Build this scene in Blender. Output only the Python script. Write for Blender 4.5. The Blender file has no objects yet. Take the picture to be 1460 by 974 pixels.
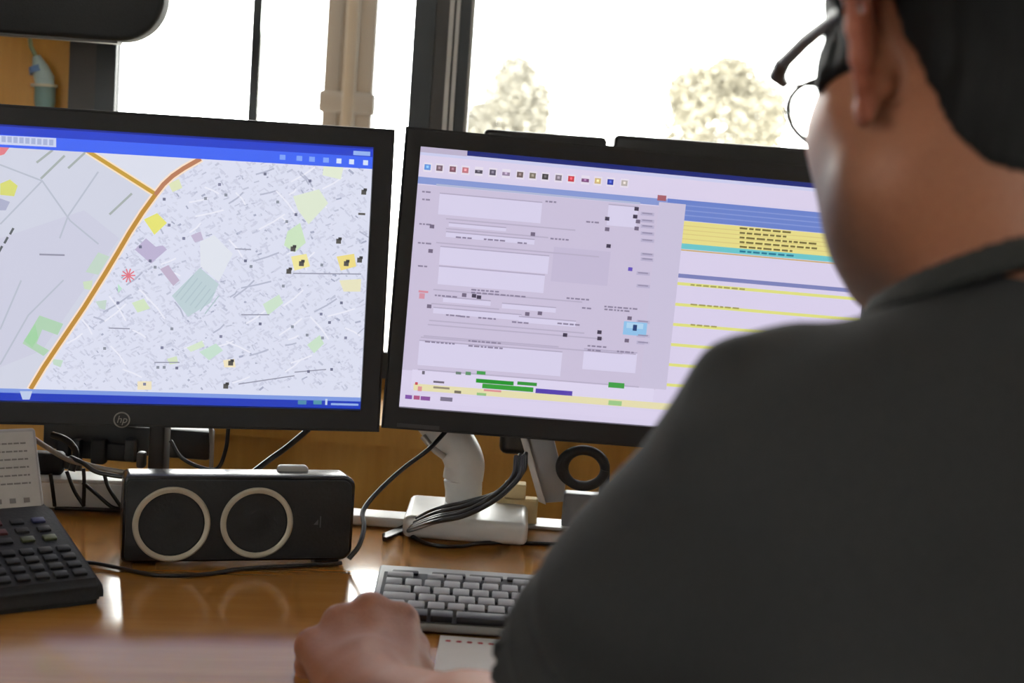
import bpy, bmesh, math, random
import numpy as np
from math import sin, cos, radians, pi
from mathutils import Matrix, Vector

scene = bpy.context.scene
COL = scene.collection

# ------------------------------------------------------------------ camera
FPX, IW, IH = 2000.0, 1460, 974
PITCH, ROLL = radians(6.5), radians(4.2)
CAM = np.array([0.0, 0.0, 1.16])
c_fwd = np.array([0, cos(PITCH), -sin(PITCH)])
c_up0 = np.array([0, sin(PITCH), cos(PITCH)])
c_right = np.array([1.0, 0, 0]) * cos(ROLL) + c_up0 * sin(ROLL)
c_up = c_up0 * cos(ROLL) - np.array([1.0, 0, 0]) * sin(ROLL)
cam_data = bpy.data.cameras.new('camera')
cam_data.sensor_width = 36.0
cam_data.lens = FPX / IW * 36.0
cam_data.clip_start = 0.02
cam_data.clip_end = 300
cam_data.dof.use_dof = True
cam_data.dof.focus_distance = 1.55
cam_data.dof.aperture_fstop = 6.0
cam = bpy.data.objects.new('camera', cam_data)
COL.objects.link(cam)
m = Matrix.Identity(4)
for i in range(3):
    m[i][0], m[i][1], m[i][2], m[i][3] = c_right[i], c_up[i], -c_fwd[i], CAM[i]
cam.matrix_world = m
scene.camera = cam

# ------------------------------------------------------------------ sky and exposure
SKY = 13.0
world = bpy.data.worlds.new('overcast_sky')
scene.world = world
world.use_nodes = True
bgn = world.node_tree.nodes['Background']
bgn.inputs[0].default_value = (1.0, 0.985, 0.95, 1)
bgn.inputs[1].default_value = SKY
vs = scene.view_settings
vs.view_transform = 'Standard'
vs.look = 'None'
vs.gamma = 1.0
vs.use_curve_mapping = False
vs.exposure = 0.0
scene.cycles.max_bounces = 10
scene.cycles.diffuse_bounces = 6
scene.cycles.transparent_max_bounces = 12


def ray(x, y):
    return c_fwd + c_right * (x - IW / 2) / FPX - c_up * (y - IH / 2) / FPX


def at_y(x, y, Y):
    d = ray(x, y)
    return CAM + d * (Y / d[1])


def at_z(x, y, Z):
    d = ray(x, y)
    return CAM + d * ((Z - CAM[2]) / d[2])


# ------------------------------------------------------------------ materials
def lin(c):
    return tuple((v / 255 / 12.92) if v / 255 <= 0.04045 else ((v / 255 + 0.055) / 1.055) ** 2.4 for v in c)


MATS = {}


def mat(name, rgb, rough=0.5, metal=0.0, var=0.06, scale=40.0, bump=0.0, spec=0.5, coat=0.0, stretch=None, sss=0.0):
    """rgb is linear; a procedural noise varies the colour and can drive bump"""
    if name in MATS:
        return MATS[name]
    M = bpy.data.materials.new(name)
    M.use_nodes = True
    nt = M.node_tree
    P = nt.nodes['Principled BSDF']
    P.inputs['Roughness'].default_value = rough
    P.inputs['Metallic'].default_value = metal
    P.inputs['Specular IOR Level'].default_value = spec
    P.inputs['Coat Weight'].default_value = coat
    tc = nt.nodes.new('ShaderNodeTexCoord')
    mp = nt.nodes.new('ShaderNodeMapping')
    if stretch:
        mp.inputs['Scale'].default_value = stretch
    nz = nt.nodes.new('ShaderNodeTexNoise')
    nz.inputs['Scale'].default_value = scale
    nz.inputs['Detail'].default_value = 5
    rp = nt.nodes.new('ShaderNodeValToRGB')
    rp.color_ramp.elements[0].position = 0.3
    rp.color_ramp.elements[1].position = 0.7
    rp.color_ramp.elements[0].color = tuple(v * (1 - var) for v in rgb) + (1,)
    rp.color_ramp.elements[1].color = tuple(min(1, v * (1 + var)) for v in rgb) + (1,)
    L = nt.links.new
    L(tc.outputs['Object'], mp.inputs[0])
    L(mp.outputs[0], nz.inputs['Vector'])
    L(nz.outputs['Fac'], rp.inputs[0])
    L(rp.outputs[0], P.inputs['Base Color'])
    if bump:
        b = nt.nodes.new('ShaderNodeBump')
        b.inputs['Strength'].default_value = bump
        b.inputs['Distance'].default_value = 0.002
        L(nz.outputs['Fac'], b.inputs['Height'])
        L(b.outputs[0], P.inputs['Normal'])
    if sss:
        P.inputs['Subsurface Weight'].default_value = sss
        P.inputs['Subsurface Radius'].default_value = (0.012, 0.005, 0.003)
        P.inputs['Subsurface Scale'].default_value = 1.0
    MATS[name] = M
    return M


def attr_mat(name, attr, rough=0.5, sss=0.0, spec=0.4, bump=0.0, scale=300):
    M = mat(name, (0.5, 0.5, 0.5), rough, spec=spec, bump=bump, scale=scale, sss=sss)
    nt = M.node_tree
    a = nt.nodes.new('ShaderNodeAttribute')
    a.attribute_name = attr
    P = nt.nodes['Principled BSDF']
    nz = [n for n in nt.nodes if n.type == 'TEX_NOISE'][0]
    mx = nt.nodes.new('ShaderNodeMix')
    mx.data_type = 'RGBA'
    mx.blend_type = 'SOFT_LIGHT'
    mx.inputs[0].default_value = 0.25
    nt.links.new(a.outputs['Color'], mx.inputs[6])
    nt.links.new(nz.outputs['Fac'], mx.inputs[7])
    nt.links.new(mx.outputs[2], P.inputs['Base Color'])
    return M


def screen_mat(name, strength):
    M = bpy.data.materials.new(name)
    M.use_nodes = True
    nt = M.node_tree
    P = nt.nodes['Principled BSDF']
    P.inputs['Base Color'].default_value = (0.01, 0.01, 0.012, 1)
    P.inputs['Roughness'].default_value = 0.45
    a = nt.nodes.new('ShaderNodeAttribute')
    a.attribute_name = 'Col'
    nt.links.new(a.outputs['Color'], P.inputs['Emission Color'])
    P.inputs['Emission Strength'].default_value = strength
    return M


def glass_mat(name, tint=(1, 1, 1)):
    M = bpy.data.materials.new(name)
    M.use_nodes = True
    nt = M.node_tree
    nt.nodes.remove(nt.nodes['Principled BSDF'])
    out = nt.nodes['Material Output']
    t = nt.nodes.new('ShaderNodeBsdfTransparent')
    t.inputs[0].default_value = tint + (1,)
    g = nt.nodes.new('ShaderNodeBsdfGlossy')
    g.inputs['Roughness'].default_value = 0.02
    fr = nt.nodes.new('ShaderNodeFresnel')
    fr.inputs[0].default_value = 1.45
    mx = nt.nodes.new('ShaderNodeMixShader')
    nt.links.new(fr.outputs[0], mx.inputs[0])
    nt.links.new(t.outputs[0], mx.inputs[1])
    nt.links.new(g.outputs[0], mx.inputs[2])
    nt.links.new(mx.outputs[0], out.inputs[0])
    return M


def wood_mat(name, c1, c2, rough, axis_scale, spec=0.5, coat=0.0):
    M = bpy.data.materials.new(name)
    M.use_nodes = True
    nt = M.node_tree
    P = nt.nodes['Principled BSDF']
    P.inputs['Roughness'].default_value = rough
    P.inputs['Specular IOR Level'].default_value = spec
    P.inputs['Coat Weight'].default_value = coat
    P.inputs['Coat Roughness'].default_value = 0.13
    P.inputs['Coat IOR'].default_value = 1.6
    tc = nt.nodes.new('ShaderNodeTexCoord')
    mp = nt.nodes.new('ShaderNodeMapping')
    mp.inputs['Scale'].default_value = axis_scale
    nz = nt.nodes.new('ShaderNodeTexNoise')
    nz.inputs['Scale'].default_value = 6
    nz.inputs['Detail'].default_value = 8
    nz.inputs['Roughness'].default_value = 0.6
    wv = nt.nodes.new('ShaderNodeTexNoise')
    wv.inputs['Scale'].default_value = 1.6
    rp = nt.nodes.new('ShaderNodeValToRGB')
    rp.color_ramp.elements[0].position = 0.32
    rp.color_ramp.elements[1].position = 0.68
    rp.color_ramp.elements[0].color = c1 + (1,)
    rp.color_ramp.elements[1].color = c2 + (1,)
    mth = nt.nodes.new('ShaderNodeMath')
    mth.operation = 'MULTIPLY_ADD'
    mth.inputs[1].default_value = 0.6
    m2 = nt.nodes.new('ShaderNodeMath')
    m2.operation = 'MULTIPLY'
    m2.inputs[1].default_value = 0.4
    L = nt.links.new
    L(tc.outputs['Object'], mp.inputs[0])
    L(mp.outputs[0], nz.inputs['Vector'])
    L(mp.outputs[0], wv.inputs['Vector'])
    L(wv.outputs['Fac'], m2.inputs[0])
    L(nz.outputs['Fac'], mth.inputs[0])
    L(m2.outputs[0], mth.inputs[2])
    L(mth.outputs[0], rp.inputs[0])
    L(rp.outputs[0], P.inputs['Base Color'])
    return M


DESK_WOOD = wood_mat('honey_laminate', (0.40, 0.165, 0.030), (0.52, 0.235, 0.048), 0.15, (1.2, 14, 8), spec=0.6, coat=0.4)
WALL_WOOD = wood_mat('ochre_panelling', (0.60, 0.29, 0.045), (0.74, 0.39, 0.075), 0.5, (9, 9, 1.0))
WHITE_WALL = mat('white_paint', (0.72, 0.70, 0.66), 0.9, var=0.02, scale=6)
CEIL = mat('ceiling_paint', (0.78, 0.77, 0.75), 0.95, var=0.02, scale=6)
FLOOR = mat('grey_carpet', (0.16, 0.155, 0.15), 0.95, var=0.2, scale=250, bump=0.4)
FRAME = mat('anthracite_frame', (0.030, 0.036, 0.042), 0.45, var=0.08, scale=20)
FRAME_B = mat('brown_grey_frame', (0.060, 0.055, 0.053), 0.5, var=0.08, scale=20)
ALU = mat('aluminium_strip', (0.42, 0.40, 0.38), 0.4, 0.4, var=0.05)
PANE = glass_mat('window_glass', (0.97, 0.985, 0.98))
LENS = glass_mat('lens_glass', (0.96, 0.97, 0.97))
BLACK = mat('black_plastic', (0.012, 0.012, 0.014), 0.42, var=0.1, scale=200)
BLACK_GLOSS = mat('gloss_black_plastic', (0.010, 0.010, 0.012), 0.24, var=0.1, scale=120)
BLACK_MATT = mat('matt_black', (0.014, 0.014, 0.016), 0.7, var=0.15, scale=300, bump=0.2)
DARK_GREY = mat('dark_grey_plastic', (0.035, 0.035, 0.038), 0.5, var=0.1, scale=200)
CABLE = mat('black_cable_rubber', (0.013, 0.014, 0.016), 0.35, var=0.1)
CABLE_GREY = mat('grey_cable_rubber', (0.22, 0.20, 0.18), 0.5, var=0.1)
SILVER = mat('silver_paint', (0.60, 0.59, 0.58), 0.35, 0.15, var=0.04)
WHITE_PL = mat('white_plastic', (0.74, 0.74, 0.74), 0.4, var=0.03)
BEIGE_RING = mat('champagne_ring', (0.50, 0.45, 0.36), 0.4, 0.2, var=0.05)


# ------------------------------------------------------------------ object helpers
def link(name, me, parent=None, material=None):
    o = bpy.data.objects.new(name, me)
    COL.objects.link(o)
    if parent is not None:
        o.parent = parent
    if material is not None:
        me.materials.append(material)
    return o


def tag(o, label=None, cat=None, group=None, kind=None):
    if label: o['label'] = label
    if cat: o['category'] = cat
    if group: o['group'] = group
    if kind: o['kind'] = kind
    return o


def empty(name, loc=(0, 0, 0), rz=0.0):
    o = bpy.data.objects.new(name, None)
    o.empty_display_size = 0.05
    COL.objects.link(o)
    o.location = loc
    o.rotation_euler = (0, 0, rz)
    return o


def smooth(me, angle=40):
    me.polygons.foreach_set('use_smooth', [True] * len(me.polygons))
    try:
        me.set_sharp_from_angle(angle=radians(angle))
    except Exception:
        pass


class MB:
    def __init__(s):
        s.v = []; s.f = []

    def add(s, vs_, fs, M=None):
        b = len(s.v)
        for p in vs_:
            p = Vector(p)
            s.v.append(tuple(M @ p if M is not None else p))
        s.f += [tuple(i + b for i in f) for f in fs]
        return s

    def box(s, a, b, M=None):
        x0, y0, z0 = a; x1, y1, z1 = b
        vv = [(x0, y0, z0), (x1, y0, z0), (x1, y1, z0), (x0, y1, z0), (x0, y0, z1), (x1, y0, z1), (x1, y1, z1), (x0, y1, z1)]
        ff = [(0, 3, 2, 1), (4, 5, 6, 7), (0, 1, 5, 4), (1, 2, 6, 5), (2, 3, 7, 6), (3, 0, 4, 7)]
        return s.add(vv, ff, M)

    def tube(s, pts, rad, n=10, cap=True, flat=1.0):
        P = [Vector(p) for p in pts]
        k = len(P)
        R = rad if hasattr(rad, '__len__') else [rad] * k
        T = []
        for i in range(k):
            T.append((P[min(i + 1, k - 1)] - P[max(i - 1, 0)]).normalized())
        nrm = T[0].orthogonal().normalized()
        b = len(s.v)
        for i in range(k):
            nrm = (nrm - T[i] * nrm.dot(T[i])).normalized()
            bi = T[i].cross(nrm)
            for j in range(n):
                a = 2 * pi * j / n
                s.v.append(tuple(P[i] + (nrm * cos(a) + bi * sin(a) * flat) * R[i]))
        for i in range(k - 1):
            for j in range(n):
                a0 = b + i * n + j; a1 = b + i * n + (j + 1) % n
                s.f.append((a0, a1, a1 + n, a0 + n))
        if cap:
            s.f.append(tuple(b + j for j in range(n))[::-1])
            s.f.append(tuple(b + (k - 1) * n + j for j in range(n)))
        return s

    def lathe(s, prof, n=32, M=None, close=False):
        """profile of (r, h) about local +Z"""
        b = len(s.v)
        for r, h in prof:
            for j in range(n):
                a = 2 * pi * j / n
                p = Vector((r * cos(a), r * sin(a), h))
                s.v.append(tuple(M @ p if M is not None else p))
        k = len(prof)
        for i in range(k - 1 if not close else k):
            i2 = (i + 1) % k
            for j in range(n):
                s.f.append((b + i * n + j, b + i * n + (j + 1) % n, b + i2 * n + (j + 1) % n, b + i2 * n + j))
        if not close:
            s.f.append(tuple(b + j for j in range(n))[::-1])
            s.f.append(tuple(b + (k - 1) * n + j for j in range(n)))
        return s

    def build(s, name, material, parent=None, sm=None):
        me = bpy.data.meshes.new(name)
        me.from_pydata(s.v, [], s.f)
        me.update()
        if sm: smooth(me, sm)
        return link(name, me, parent, material)


def rbox_mesh(name, a, b, r, seg=3, sm=True):
    bm = bmesh.new()
    bmesh.ops.create_cube(bm, size=1.0)
    for v in bm.verts:
        v.co = Vector([a[i] + (v.co[i] + 0.5) * (b[i] - a[i]) for i in range(3)])
    bmesh.ops.bevel(bm, geom=list(bm.edges), offset=r, segments=seg, profile=0.5, affect='EDGES')
    me = bpy.data.meshes.new(name)
    bm.to_mesh(me); bm.free()
    if sm: smooth(me, 35)
    return me


def rbox(name, a, b, r, material, parent=None, seg=3):
    return link(name, rbox_mesh(name, a, b, r, seg), parent, material)


def prism(name, outline, h0, h1, material, parent=None, axis='y', bev=0.0, seg=2):
    """extrude an outline of 2-D points; axis is the extrusion axis"""
    bm = bmesh.new()
    def P(p, h):
        return (p[0], h, p[1]) if axis == 'y' else ((p[0], p[1], h) if axis == 'z' else (h, p[0], p[1]))
    v0 = [bm.verts.new(P(p, h0)) for p in outline]
    v1 = [bm.verts.new(P(p, h1)) for p in outline]
    n = len(outline)
    bm.faces.new(v0); bm.faces.new(v1[::-1])
    for i in range(n):
        bm.faces.new((v0[i], v1[i], v1[(i + 1) % n], v0[(i + 1) % n]))
    bmesh.ops.recalc_face_normals(bm, faces=bm.faces)
    if bev:
        ed = [e for e in bm.edges if (e.verts[0] in v0) == (e.verts[1] in v0)]
        bmesh.ops.bevel(bm, geom=ed, offset=bev, segments=seg, profile=0.5, affect='EDGES')
    me = bpy.data.meshes.new(name)
    bm.to_mesh(me); bm.free()
    smooth(me, 35)
    return link(name, me, parent, material)


def rrect(x0, y0, x1, y1, r, n=6):
    rs = r if hasattr(r, '__len__') else [r] * 4      # br, tr, tl, bl
    out = []
    for (cx, cy, a0, q) in ((x1, y0, -90, rs[0]), (x1, y1, 0, rs[1]), (x0, y1, 90, rs[2]), (x0, y0, 180, rs[3])):
        ox = cx - q if cx == x1 else cx + q
        oy = cy - q if cy == y1 else cy + q
        for i in range(n + 1):
            a = radians(a0 + 90 * i / n)
            out.append((ox + q * cos(a), oy + q * sin(a)))
    return out


def spline(pts, n=8):
    P = [np.array(p, float) for p in pts]
    P = [2 * P[0] - P[1]] + P + [2 * P[-1] - P[-2]]
    out = []
    for i in range(1, len(P) - 2):
        for k in range(n):
            t = k / n
            a, b, c, d = P[i - 1:i + 3]
            out.append(0.5 * ((2 * b) + (-a + c) * t + (2 * a - 5 * b + 4 * c - d) * t * t + (-a + 3 * b - 3 * c + d) * t ** 3))
    out.append(P[-2])
    return out


DZ = 0.74                                        # desk top height


def cable(pts, r, label, material=None, name='cable', group=None):
    o = MB().tube(spline(pts, 8), r, 8).build(name, material or CABLE, None, 60)
    return tag(o, label, 'cable', group)


# ================================================================== THE ROOM
RX0, RX1, RY0, RY1, RZ = -2.1, 2.1, -2.3, 2.32, 2.7
WSILL, WTOP = 0.82, 2.35
WY0, WY1 = RY1, RY1 + 0.12


def struct(o):
    o['kind'] = 'structure'
    return o


struct(MB().box((RX0 - .15, RY0 - .15, -.1), (RX1 + .15, RY1 + .15, 0)).build('floor', FLOOR))
struct(MB().box((RX0 - .15, RY0 - .15, RZ), (RX1 + .15, RY1 + .15, RZ + .1)).build('ceiling', CEIL))
xa = at_y(104, 100, RY1)[0]                      # left end of the glazing
xb = 1.55                                         # right end of the glazing
wf = MB()
wf.box((RX0 - .15, WY0, 0), (xa, WY1, RZ))
wf.box((xb, WY0, 0), (RX1 + .15, WY1, RZ))
wf.box((xa, WY0, 0), (xb, WY1, WSILL))
wf.box((xa, WY0, WTOP), (xb, WY1, RZ))
struct(wf.build('wall_front', WALL_WOOD))


def holed_wall(name, axis, pos, th, lo, hi, holes):
    """a wall across lo..hi with rectangular holes (h0,h1,z0,z1), sorted"""
    w = MB()
    def bx(h0, h1, z0, z1):
        if axis == 'x':
            w.box((pos, h0, z0), (pos + th, h1, z1))
        else:
            w.box((h0, pos, z0), (h1, pos + th, z1))
    c = lo
    for h0, h1, z0, z1 in holes:
        bx(c, h0, 0, RZ); bx(h0, h1, 0, z0); bx(h0, h1, z1, RZ); c = h1
    bx(c, hi, 0, RZ)
    return struct(w.build(name, WHITE_WALL))


def fill_window(name, axis, pos, th, h0, h1, z0, z1):
    """dark framed two-light window, added out of view in a side or back wall for fill light"""
    root = struct(empty(name, (0, 0, 0)))
    def bx(nm, a0, a1, b0, b1, m_, d0=0.0, d1=1.0):
        p0, p1 = pos + th * d0, pos + th * d1
        q = MB().box((p0, a0, b0), (p1, a1, b1)) if axis == 'x' else MB().box((a0, p0, b0), (a1, p1, b1))
        q.build(nm, m_, root)
    f = 0.06
    bx('frame_stile', h0, h0 + f, z0, z1, FRAME, .2, .8); bx('frame_stile', h1 - f, h1, z0, z1, FRAME, .2, .8)
    mid = (h0 + h1) / 2
    bx('mullion', mid - f / 2, mid + f / 2, z0 + f, z1 - f, FRAME, .2, .8)
    for b in ((z0, z0 + f), (z1 - f, z1)):
        bx('frame_rail', h0 + f, h1 - f, b[0], b[1], FRAME, .2, .8)
    bx('pane', h0 + f, mid - f / 2, z0 + f, z1 - f, PANE, .48, .52)
    bx('pane', mid + f / 2, h1 - f, z0 + f, z1 - f, PANE, .48, .52)


holed_wall('wall_left', 'x', RX0 - .15, .15, RY0, RY1, [(-1.5, -.5, 1.1, 2.1)])
holed_wall('wall_right', 'x', RX1, .15, RY0, RY1, [])
holed_wall('wall_back', 'y', RY0 - .15, .15, RX0 - .15, RX1 + .15, [(-2.05, -1.2, 1.0, 2.1)])
fill_window('fill_window_left', 'x', RX0 - .15, .15, -1.5, -.5, 1.1, 2.1)  # unseen window added in the left wall to let in fill light
fill_window('fill_window_back', 'y', RY0 - .15, .15, -2.05, -1.2, 1.0, 2.1)  # unseen window added behind the camera, sized for the fill it gives

# front glazing: two framed windows side by side
X = lambda px: float(at_y(px, 100, RY1)[0])
w1 = struct(empty('window_1', (X(142), RY1, WSILL)))
w2 = struct(empty('window_2', (X(660), RY1, WSILL)))


def member(root, name, x0, x1, y0, y1, z0, z1, material):
    o = root.location
    return MB().box((x0 - o.x, y0 - o.y, z0 - o.z), (x1 - o.x, y1 - o.y, z1 - o.z)).build(name, material, root)


F0, F1 = RY1 - .02, RY1 + .004
member(w1, 'frame_stile', X(104), X(143), F0, F1, WSILL, WTOP, FRAME_B)
member(w1, 'sash_stile', X(143), X(171), F0 - .004, F1, WSILL, WTOP, FRAME)
member(w1, 'mullion', X(358.5), X(371), F0 + .01, F1, WSILL + .045, WTOP - .06, FRAME)
member(w1, 'sash_stile', X(588), X(618), F0 - .004, F1, WSILL, WTOP, FRAME)
member(w1, 'frame_rail', X(171), X(588), F0, F1, WSILL, WSILL + .045, FRAME)
member(w1, 'frame_rail', X(171), X(588), F0, F1, WTOP - .06, WTOP, FRAME)
member(w1, 'pane', X(171), X(358.5), RY1 - .012, RY1 - .006, WSILL + .045, WTOP - .06, PANE)
member(w1, 'pane', X(371), X(588), RY1 - .012, RY1 - .006, WSILL + .045, WTOP - .06, PANE)
member(w2, 'frame_stile', X(618), X(637), F0, F1, WSILL, WTOP, FRAME_B)
member(w2, 'glazing_strip', X(637), X(643.5), F0 - .006, F1, WSILL, WTOP, ALU)
member(w2, 'seal', X(643.5), X(646.5), F0, F1, WSILL, WTOP, FRAME_B)
member(w2, 'glazing_strip', X(646.5), X(652), F0 - .006, F1, WSILL, WTOP, ALU)
member(w2, 'sash_stile', X(652), X(667), F0, F1, WSILL, WTOP, FRAME)
member(w2, 'reveal_strip', X(667), X(672), F0 + .01, F1, WSILL, WTOP, ALU)
member(w2, 'sash_stile', xb - .09, xb, F0, F1, WSILL, WTOP, FRAME)
member(w2, 'frame_rail', X(672), xb - .09, F0, F1, WSILL, WSILL + .045, FRAME)
member(w2, 'frame_rail', X(672), xb - .09, F0, F1, WTOP - .06, WTOP, FRAME)
member(w2, 'pane', X(672), xb - .09, RY1 - .012, RY1 - .006, WSILL + .045, WTOP - .06, PANE)
# ledge below the window, of the same ochre wood
struct(MB().box((RX0, 2.0, .0), (RX1, RY1, .77)).box((RX0, 1.98, .77), (RX1, RY1, .80)).build('trim_1', WALL_WOOD))

# ground outside
struct(MB().box((-60, RY1 + 1.0, -3.2), (60, 140, -3.0)).build('ground', mat('pale_gravel', (0.45, 0.43, 0.38), 0.95, var=0.15, scale=3)))

# ================================================================== OUTSIDE
rng = random.Random(4)


def tree(name, base, height, lobes, leaf, col, label):
    root = empty(name, base)
    MB().tube([(0, 0, 0), (.05, 0, height * .35), (0, .05, height * .7)], [height * .022, height * .016, height * .008], 8).build(
        'trunk', mat('bark', (0.25, 0.2, 0.15), 0.9, var=0.3, scale=8), root, 60)
    mb = MB()
    for (cx, cz, rx, rz, n) in lobes:
        for _ in range(n * 3):
            while True:
                p = Vector((rng.uniform(-1, 1), rng.uniform(-1, 1), rng.uniform(-1, 1)))
                if .35 < p.length < 1: break
            c = Vector((cx + p.x * rx, p.y * rx, cz + p.z * rz))
            R = Matrix.Rotation(rng.uniform(0, 6.3), 3, 'Z') @ Matrix.Rotation(rng.uniform(0, 6.3), 3, 'X')
            s = leaf * rng.uniform(.6, 1.3)
            mb.add([c + R @ Vector(q) * s for q in ((-.5, 0, 0), (0, -.35, .05), (.55, 0, 0), (0, .35, .05))], [(0, 1, 2, 3)])
    o = mb.build('crown', mat(name + '_leaves', col, 0.8, var=0.15, scale=1.0), root)
    o['kind'] = 'stuff'
    return tag(root, label, 'tree', 'autumn trees beyond the window')


TY = 26.0
b = at_y(735, 130, TY)
pm = FPX / TY
tree('slender_tree', (b[0], TY, -3.0), at_y(735, 76, TY)[2] + 3.0,
     [(0, at_y(735, 112, TY)[2] + 3, .45, .45, 700), (.05, at_y(735, 150, TY)[2] + 3, .68, .6, 1500), (-.6, at_y(690, 185, TY)[2] + 3, .4, .5, 700),
      (.1, at_y(735, 215, TY)[2] + 3, .9, .8, 1600), (.0, 2.6, 1.0, 1.3, 1600)], .10, (0.25, 0.235, 0.195),
     'slender pale yellow tree beyond the glass, left of the broader tree')
b = at_y(1035, 150, TY)
tree('broad_tree', (b[0], TY, -3.0), at_y(1040, 85, TY)[2] + 3.0,
     [(.05, at_y(1040, 112, TY)[2] + 3, .5, .42, 800), (-.55, at_y(985, 135, TY)[2] + 3, .55, .55, 1100), (.6, at_y(1080, 165, TY)[2] + 3, .55, .7, 1100),
      (0, at_y(1035, 190, TY)[2] + 3, 1.15, .8, 2400), (0, 2.6, 1.3, 1.2, 2200)], .10, (0.25, 0.23, 0.175),
     'broad pale yellow tree beyond the glass beside the eyeglasses')

PY = 3.6
POST = mat('beige_post_paint', (0.016, 0.0138, 0.0108), 0.6, var=0.08, scale=12)
POST2 = mat('grey_post_paint', (0.0135, 0.0125, 0.011), 0.6, var=0.08, scale=12)
pr_ = empty('roof_post', (at_y(500, 100, PY)[0], PY, -3.0))
pw = 68 / FPX * PY / 2
prism('post_body', rrect(-pw, -pw * .25, pw, pw * .25, pw * .1, 4), 0, 7.5, POST, pr_, 'z')
prism('highlight_rib', rrect(-pw * .25, -pw * .36, pw * .28, -pw * .2, pw * .05, 3), 0, 7.5, mat('rib_highlight', (0.024, 0.021, 0.0165), 0.5), pr_, 'z')  # lighter middle strip: the post's highlight put into the colour
prism('side_cover', rrect(-pw * 1.06, -pw * .3, -pw * .4, pw * .2, pw * .04, 3), 0, 7.5, POST2, pr_, 'z')
zc = at_y(500, 143, PY)[2] + 3.0
prism('collar', rrect(-pw * 1.22, -pw * .34, pw * 1.1, pw * .3, pw * .1, 4), zc - .035, zc + .02, POST2, pr_, 'z', .006)
tag(pr_, 'beige-grey upright post outside the glass with a small collar', 'post')

# ================================================================== DESK
dk = empty('desk', (0.0, 1.33, 0.0), radians(9))
rbox('desk_top', (-1.3, -.44, DZ - .03), (1.15, .372, DZ), .004, DESK_WOOD, dk, 2)
LEGM = mat('grey_steel_leg', (0.30, 0.30, 0.31), 0.4, 0.5)
for sx in (-1.05, 1.0):
    for sy in (-.38, .28):
        rbox('leg', (sx, sy, 0), (sx + .05, sy + .05, DZ - .03), .005, LEGM, dk, 2)
rbox('apron', (-1.0, .29, DZ - .11), (1.0, .31, DZ - .03), .003, LEGM, dk, 2)
tag(dk, 'glossy honey-brown wooden desk under the two lit screens', 'desk')


# ================================================================== MONITORS
def rot3(yaw, tilt, roll):
    return Matrix.Rotation(yaw, 3, 'Z') @ Matrix.Rotation(tilt, 3, 'X') @ Matrix.Rotation(roll, 3, 'Y')


SW, SH = 0.531, 0.299


class Screen:
    """screen plane; u,v in metres from the lower-left corner of the lit area"""
    def __init__(s, origin, R):
        s.o = np.array(origin); s.R = np.array(R)
        s.q = []; s.c = []

    def uv(s, x, y):
        d = ray(x, y); n = s.R[:, 1]
        t = ((s.o - CAM) @ n) / (d @ n)
        p = CAM + d * t - s.o
        return float(p @ s.R[:, 0]), float(p @ s.R[:, 2])

    def quad(s, pts, col, layer):
        pts = [(min(max(a, 0), SW), min(max(b_, 0), SH)) for a, b_ in pts]
        ar = 0.5 * sum(pts[i][0] * pts[(i + 1) % len(pts)][1] - pts[(i + 1) % len(pts)][0] * pts[i][1] for i in range(len(pts)))
        if abs(ar) < 1e-9: return
        if ar < 0: pts = pts[::-1]
        s.q.append((pts, layer)); s.c.append(lin(col))

    def poly(s, px, col, layer=2):
        s.quad([s.uv(*p) for p in px], col, layer)

    def rect(s, x, y, w, h, col, layer=2, k=1275.0):
        u, v = s.uv(x, y)
        s.quad([(u, v - h / k), (u + w / k, v - h / k), (u + w / k, v), (u, v)], col, layer)

    def uvline(s, P, wid, col, layer=3):
        for i in range(len(P) - 1):
            a = np.array(P[i]); b_ = np.array(P[i + 1]); d = b_ - a
            L = np.linalg.norm(d)
            if L < 1e-6: continue
            n = np.array([-d[1], d[0]]) / L * wid / 2
            e = d / L * wid * .2 if len(P) > 2 else 0
            s.quad([tuple(a - n - e), tuple(b_ - n + e), tuple(b_ + n + e), tuple(a + n - e)], col, layer)

    def line(s, px, w, col, layer=3, k=1275.0):
        s.uvline([s.uv(*p) for p in px], w / k, col, layer)

    def build(s, name, parent, off, strength):
        V = []; Fc = []; C = []
        for (pts, layer), c in zip(s.q, s.c):
            b_ = len(V)
            for (u, v) in pts:
                V.append((u + off[0], off[1] - layer * 6e-5, v + off[2]))
            Fc.append(tuple(range(b_, b_ + len(pts))))
            C += [c + (1.0,)] * len(pts)
        me = bpy.data.meshes.new(name)
        me.from_pydata(V, [], Fc)
        at = me.color_attributes.new('Col', 'FLOAT_COLOR', 'POINT')
        at.data.foreach_set('color', np.array(C, 'f').ravel())
        me.update()
        return link(name, me, parent, screen_mat(name + '_light', strength))


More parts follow.
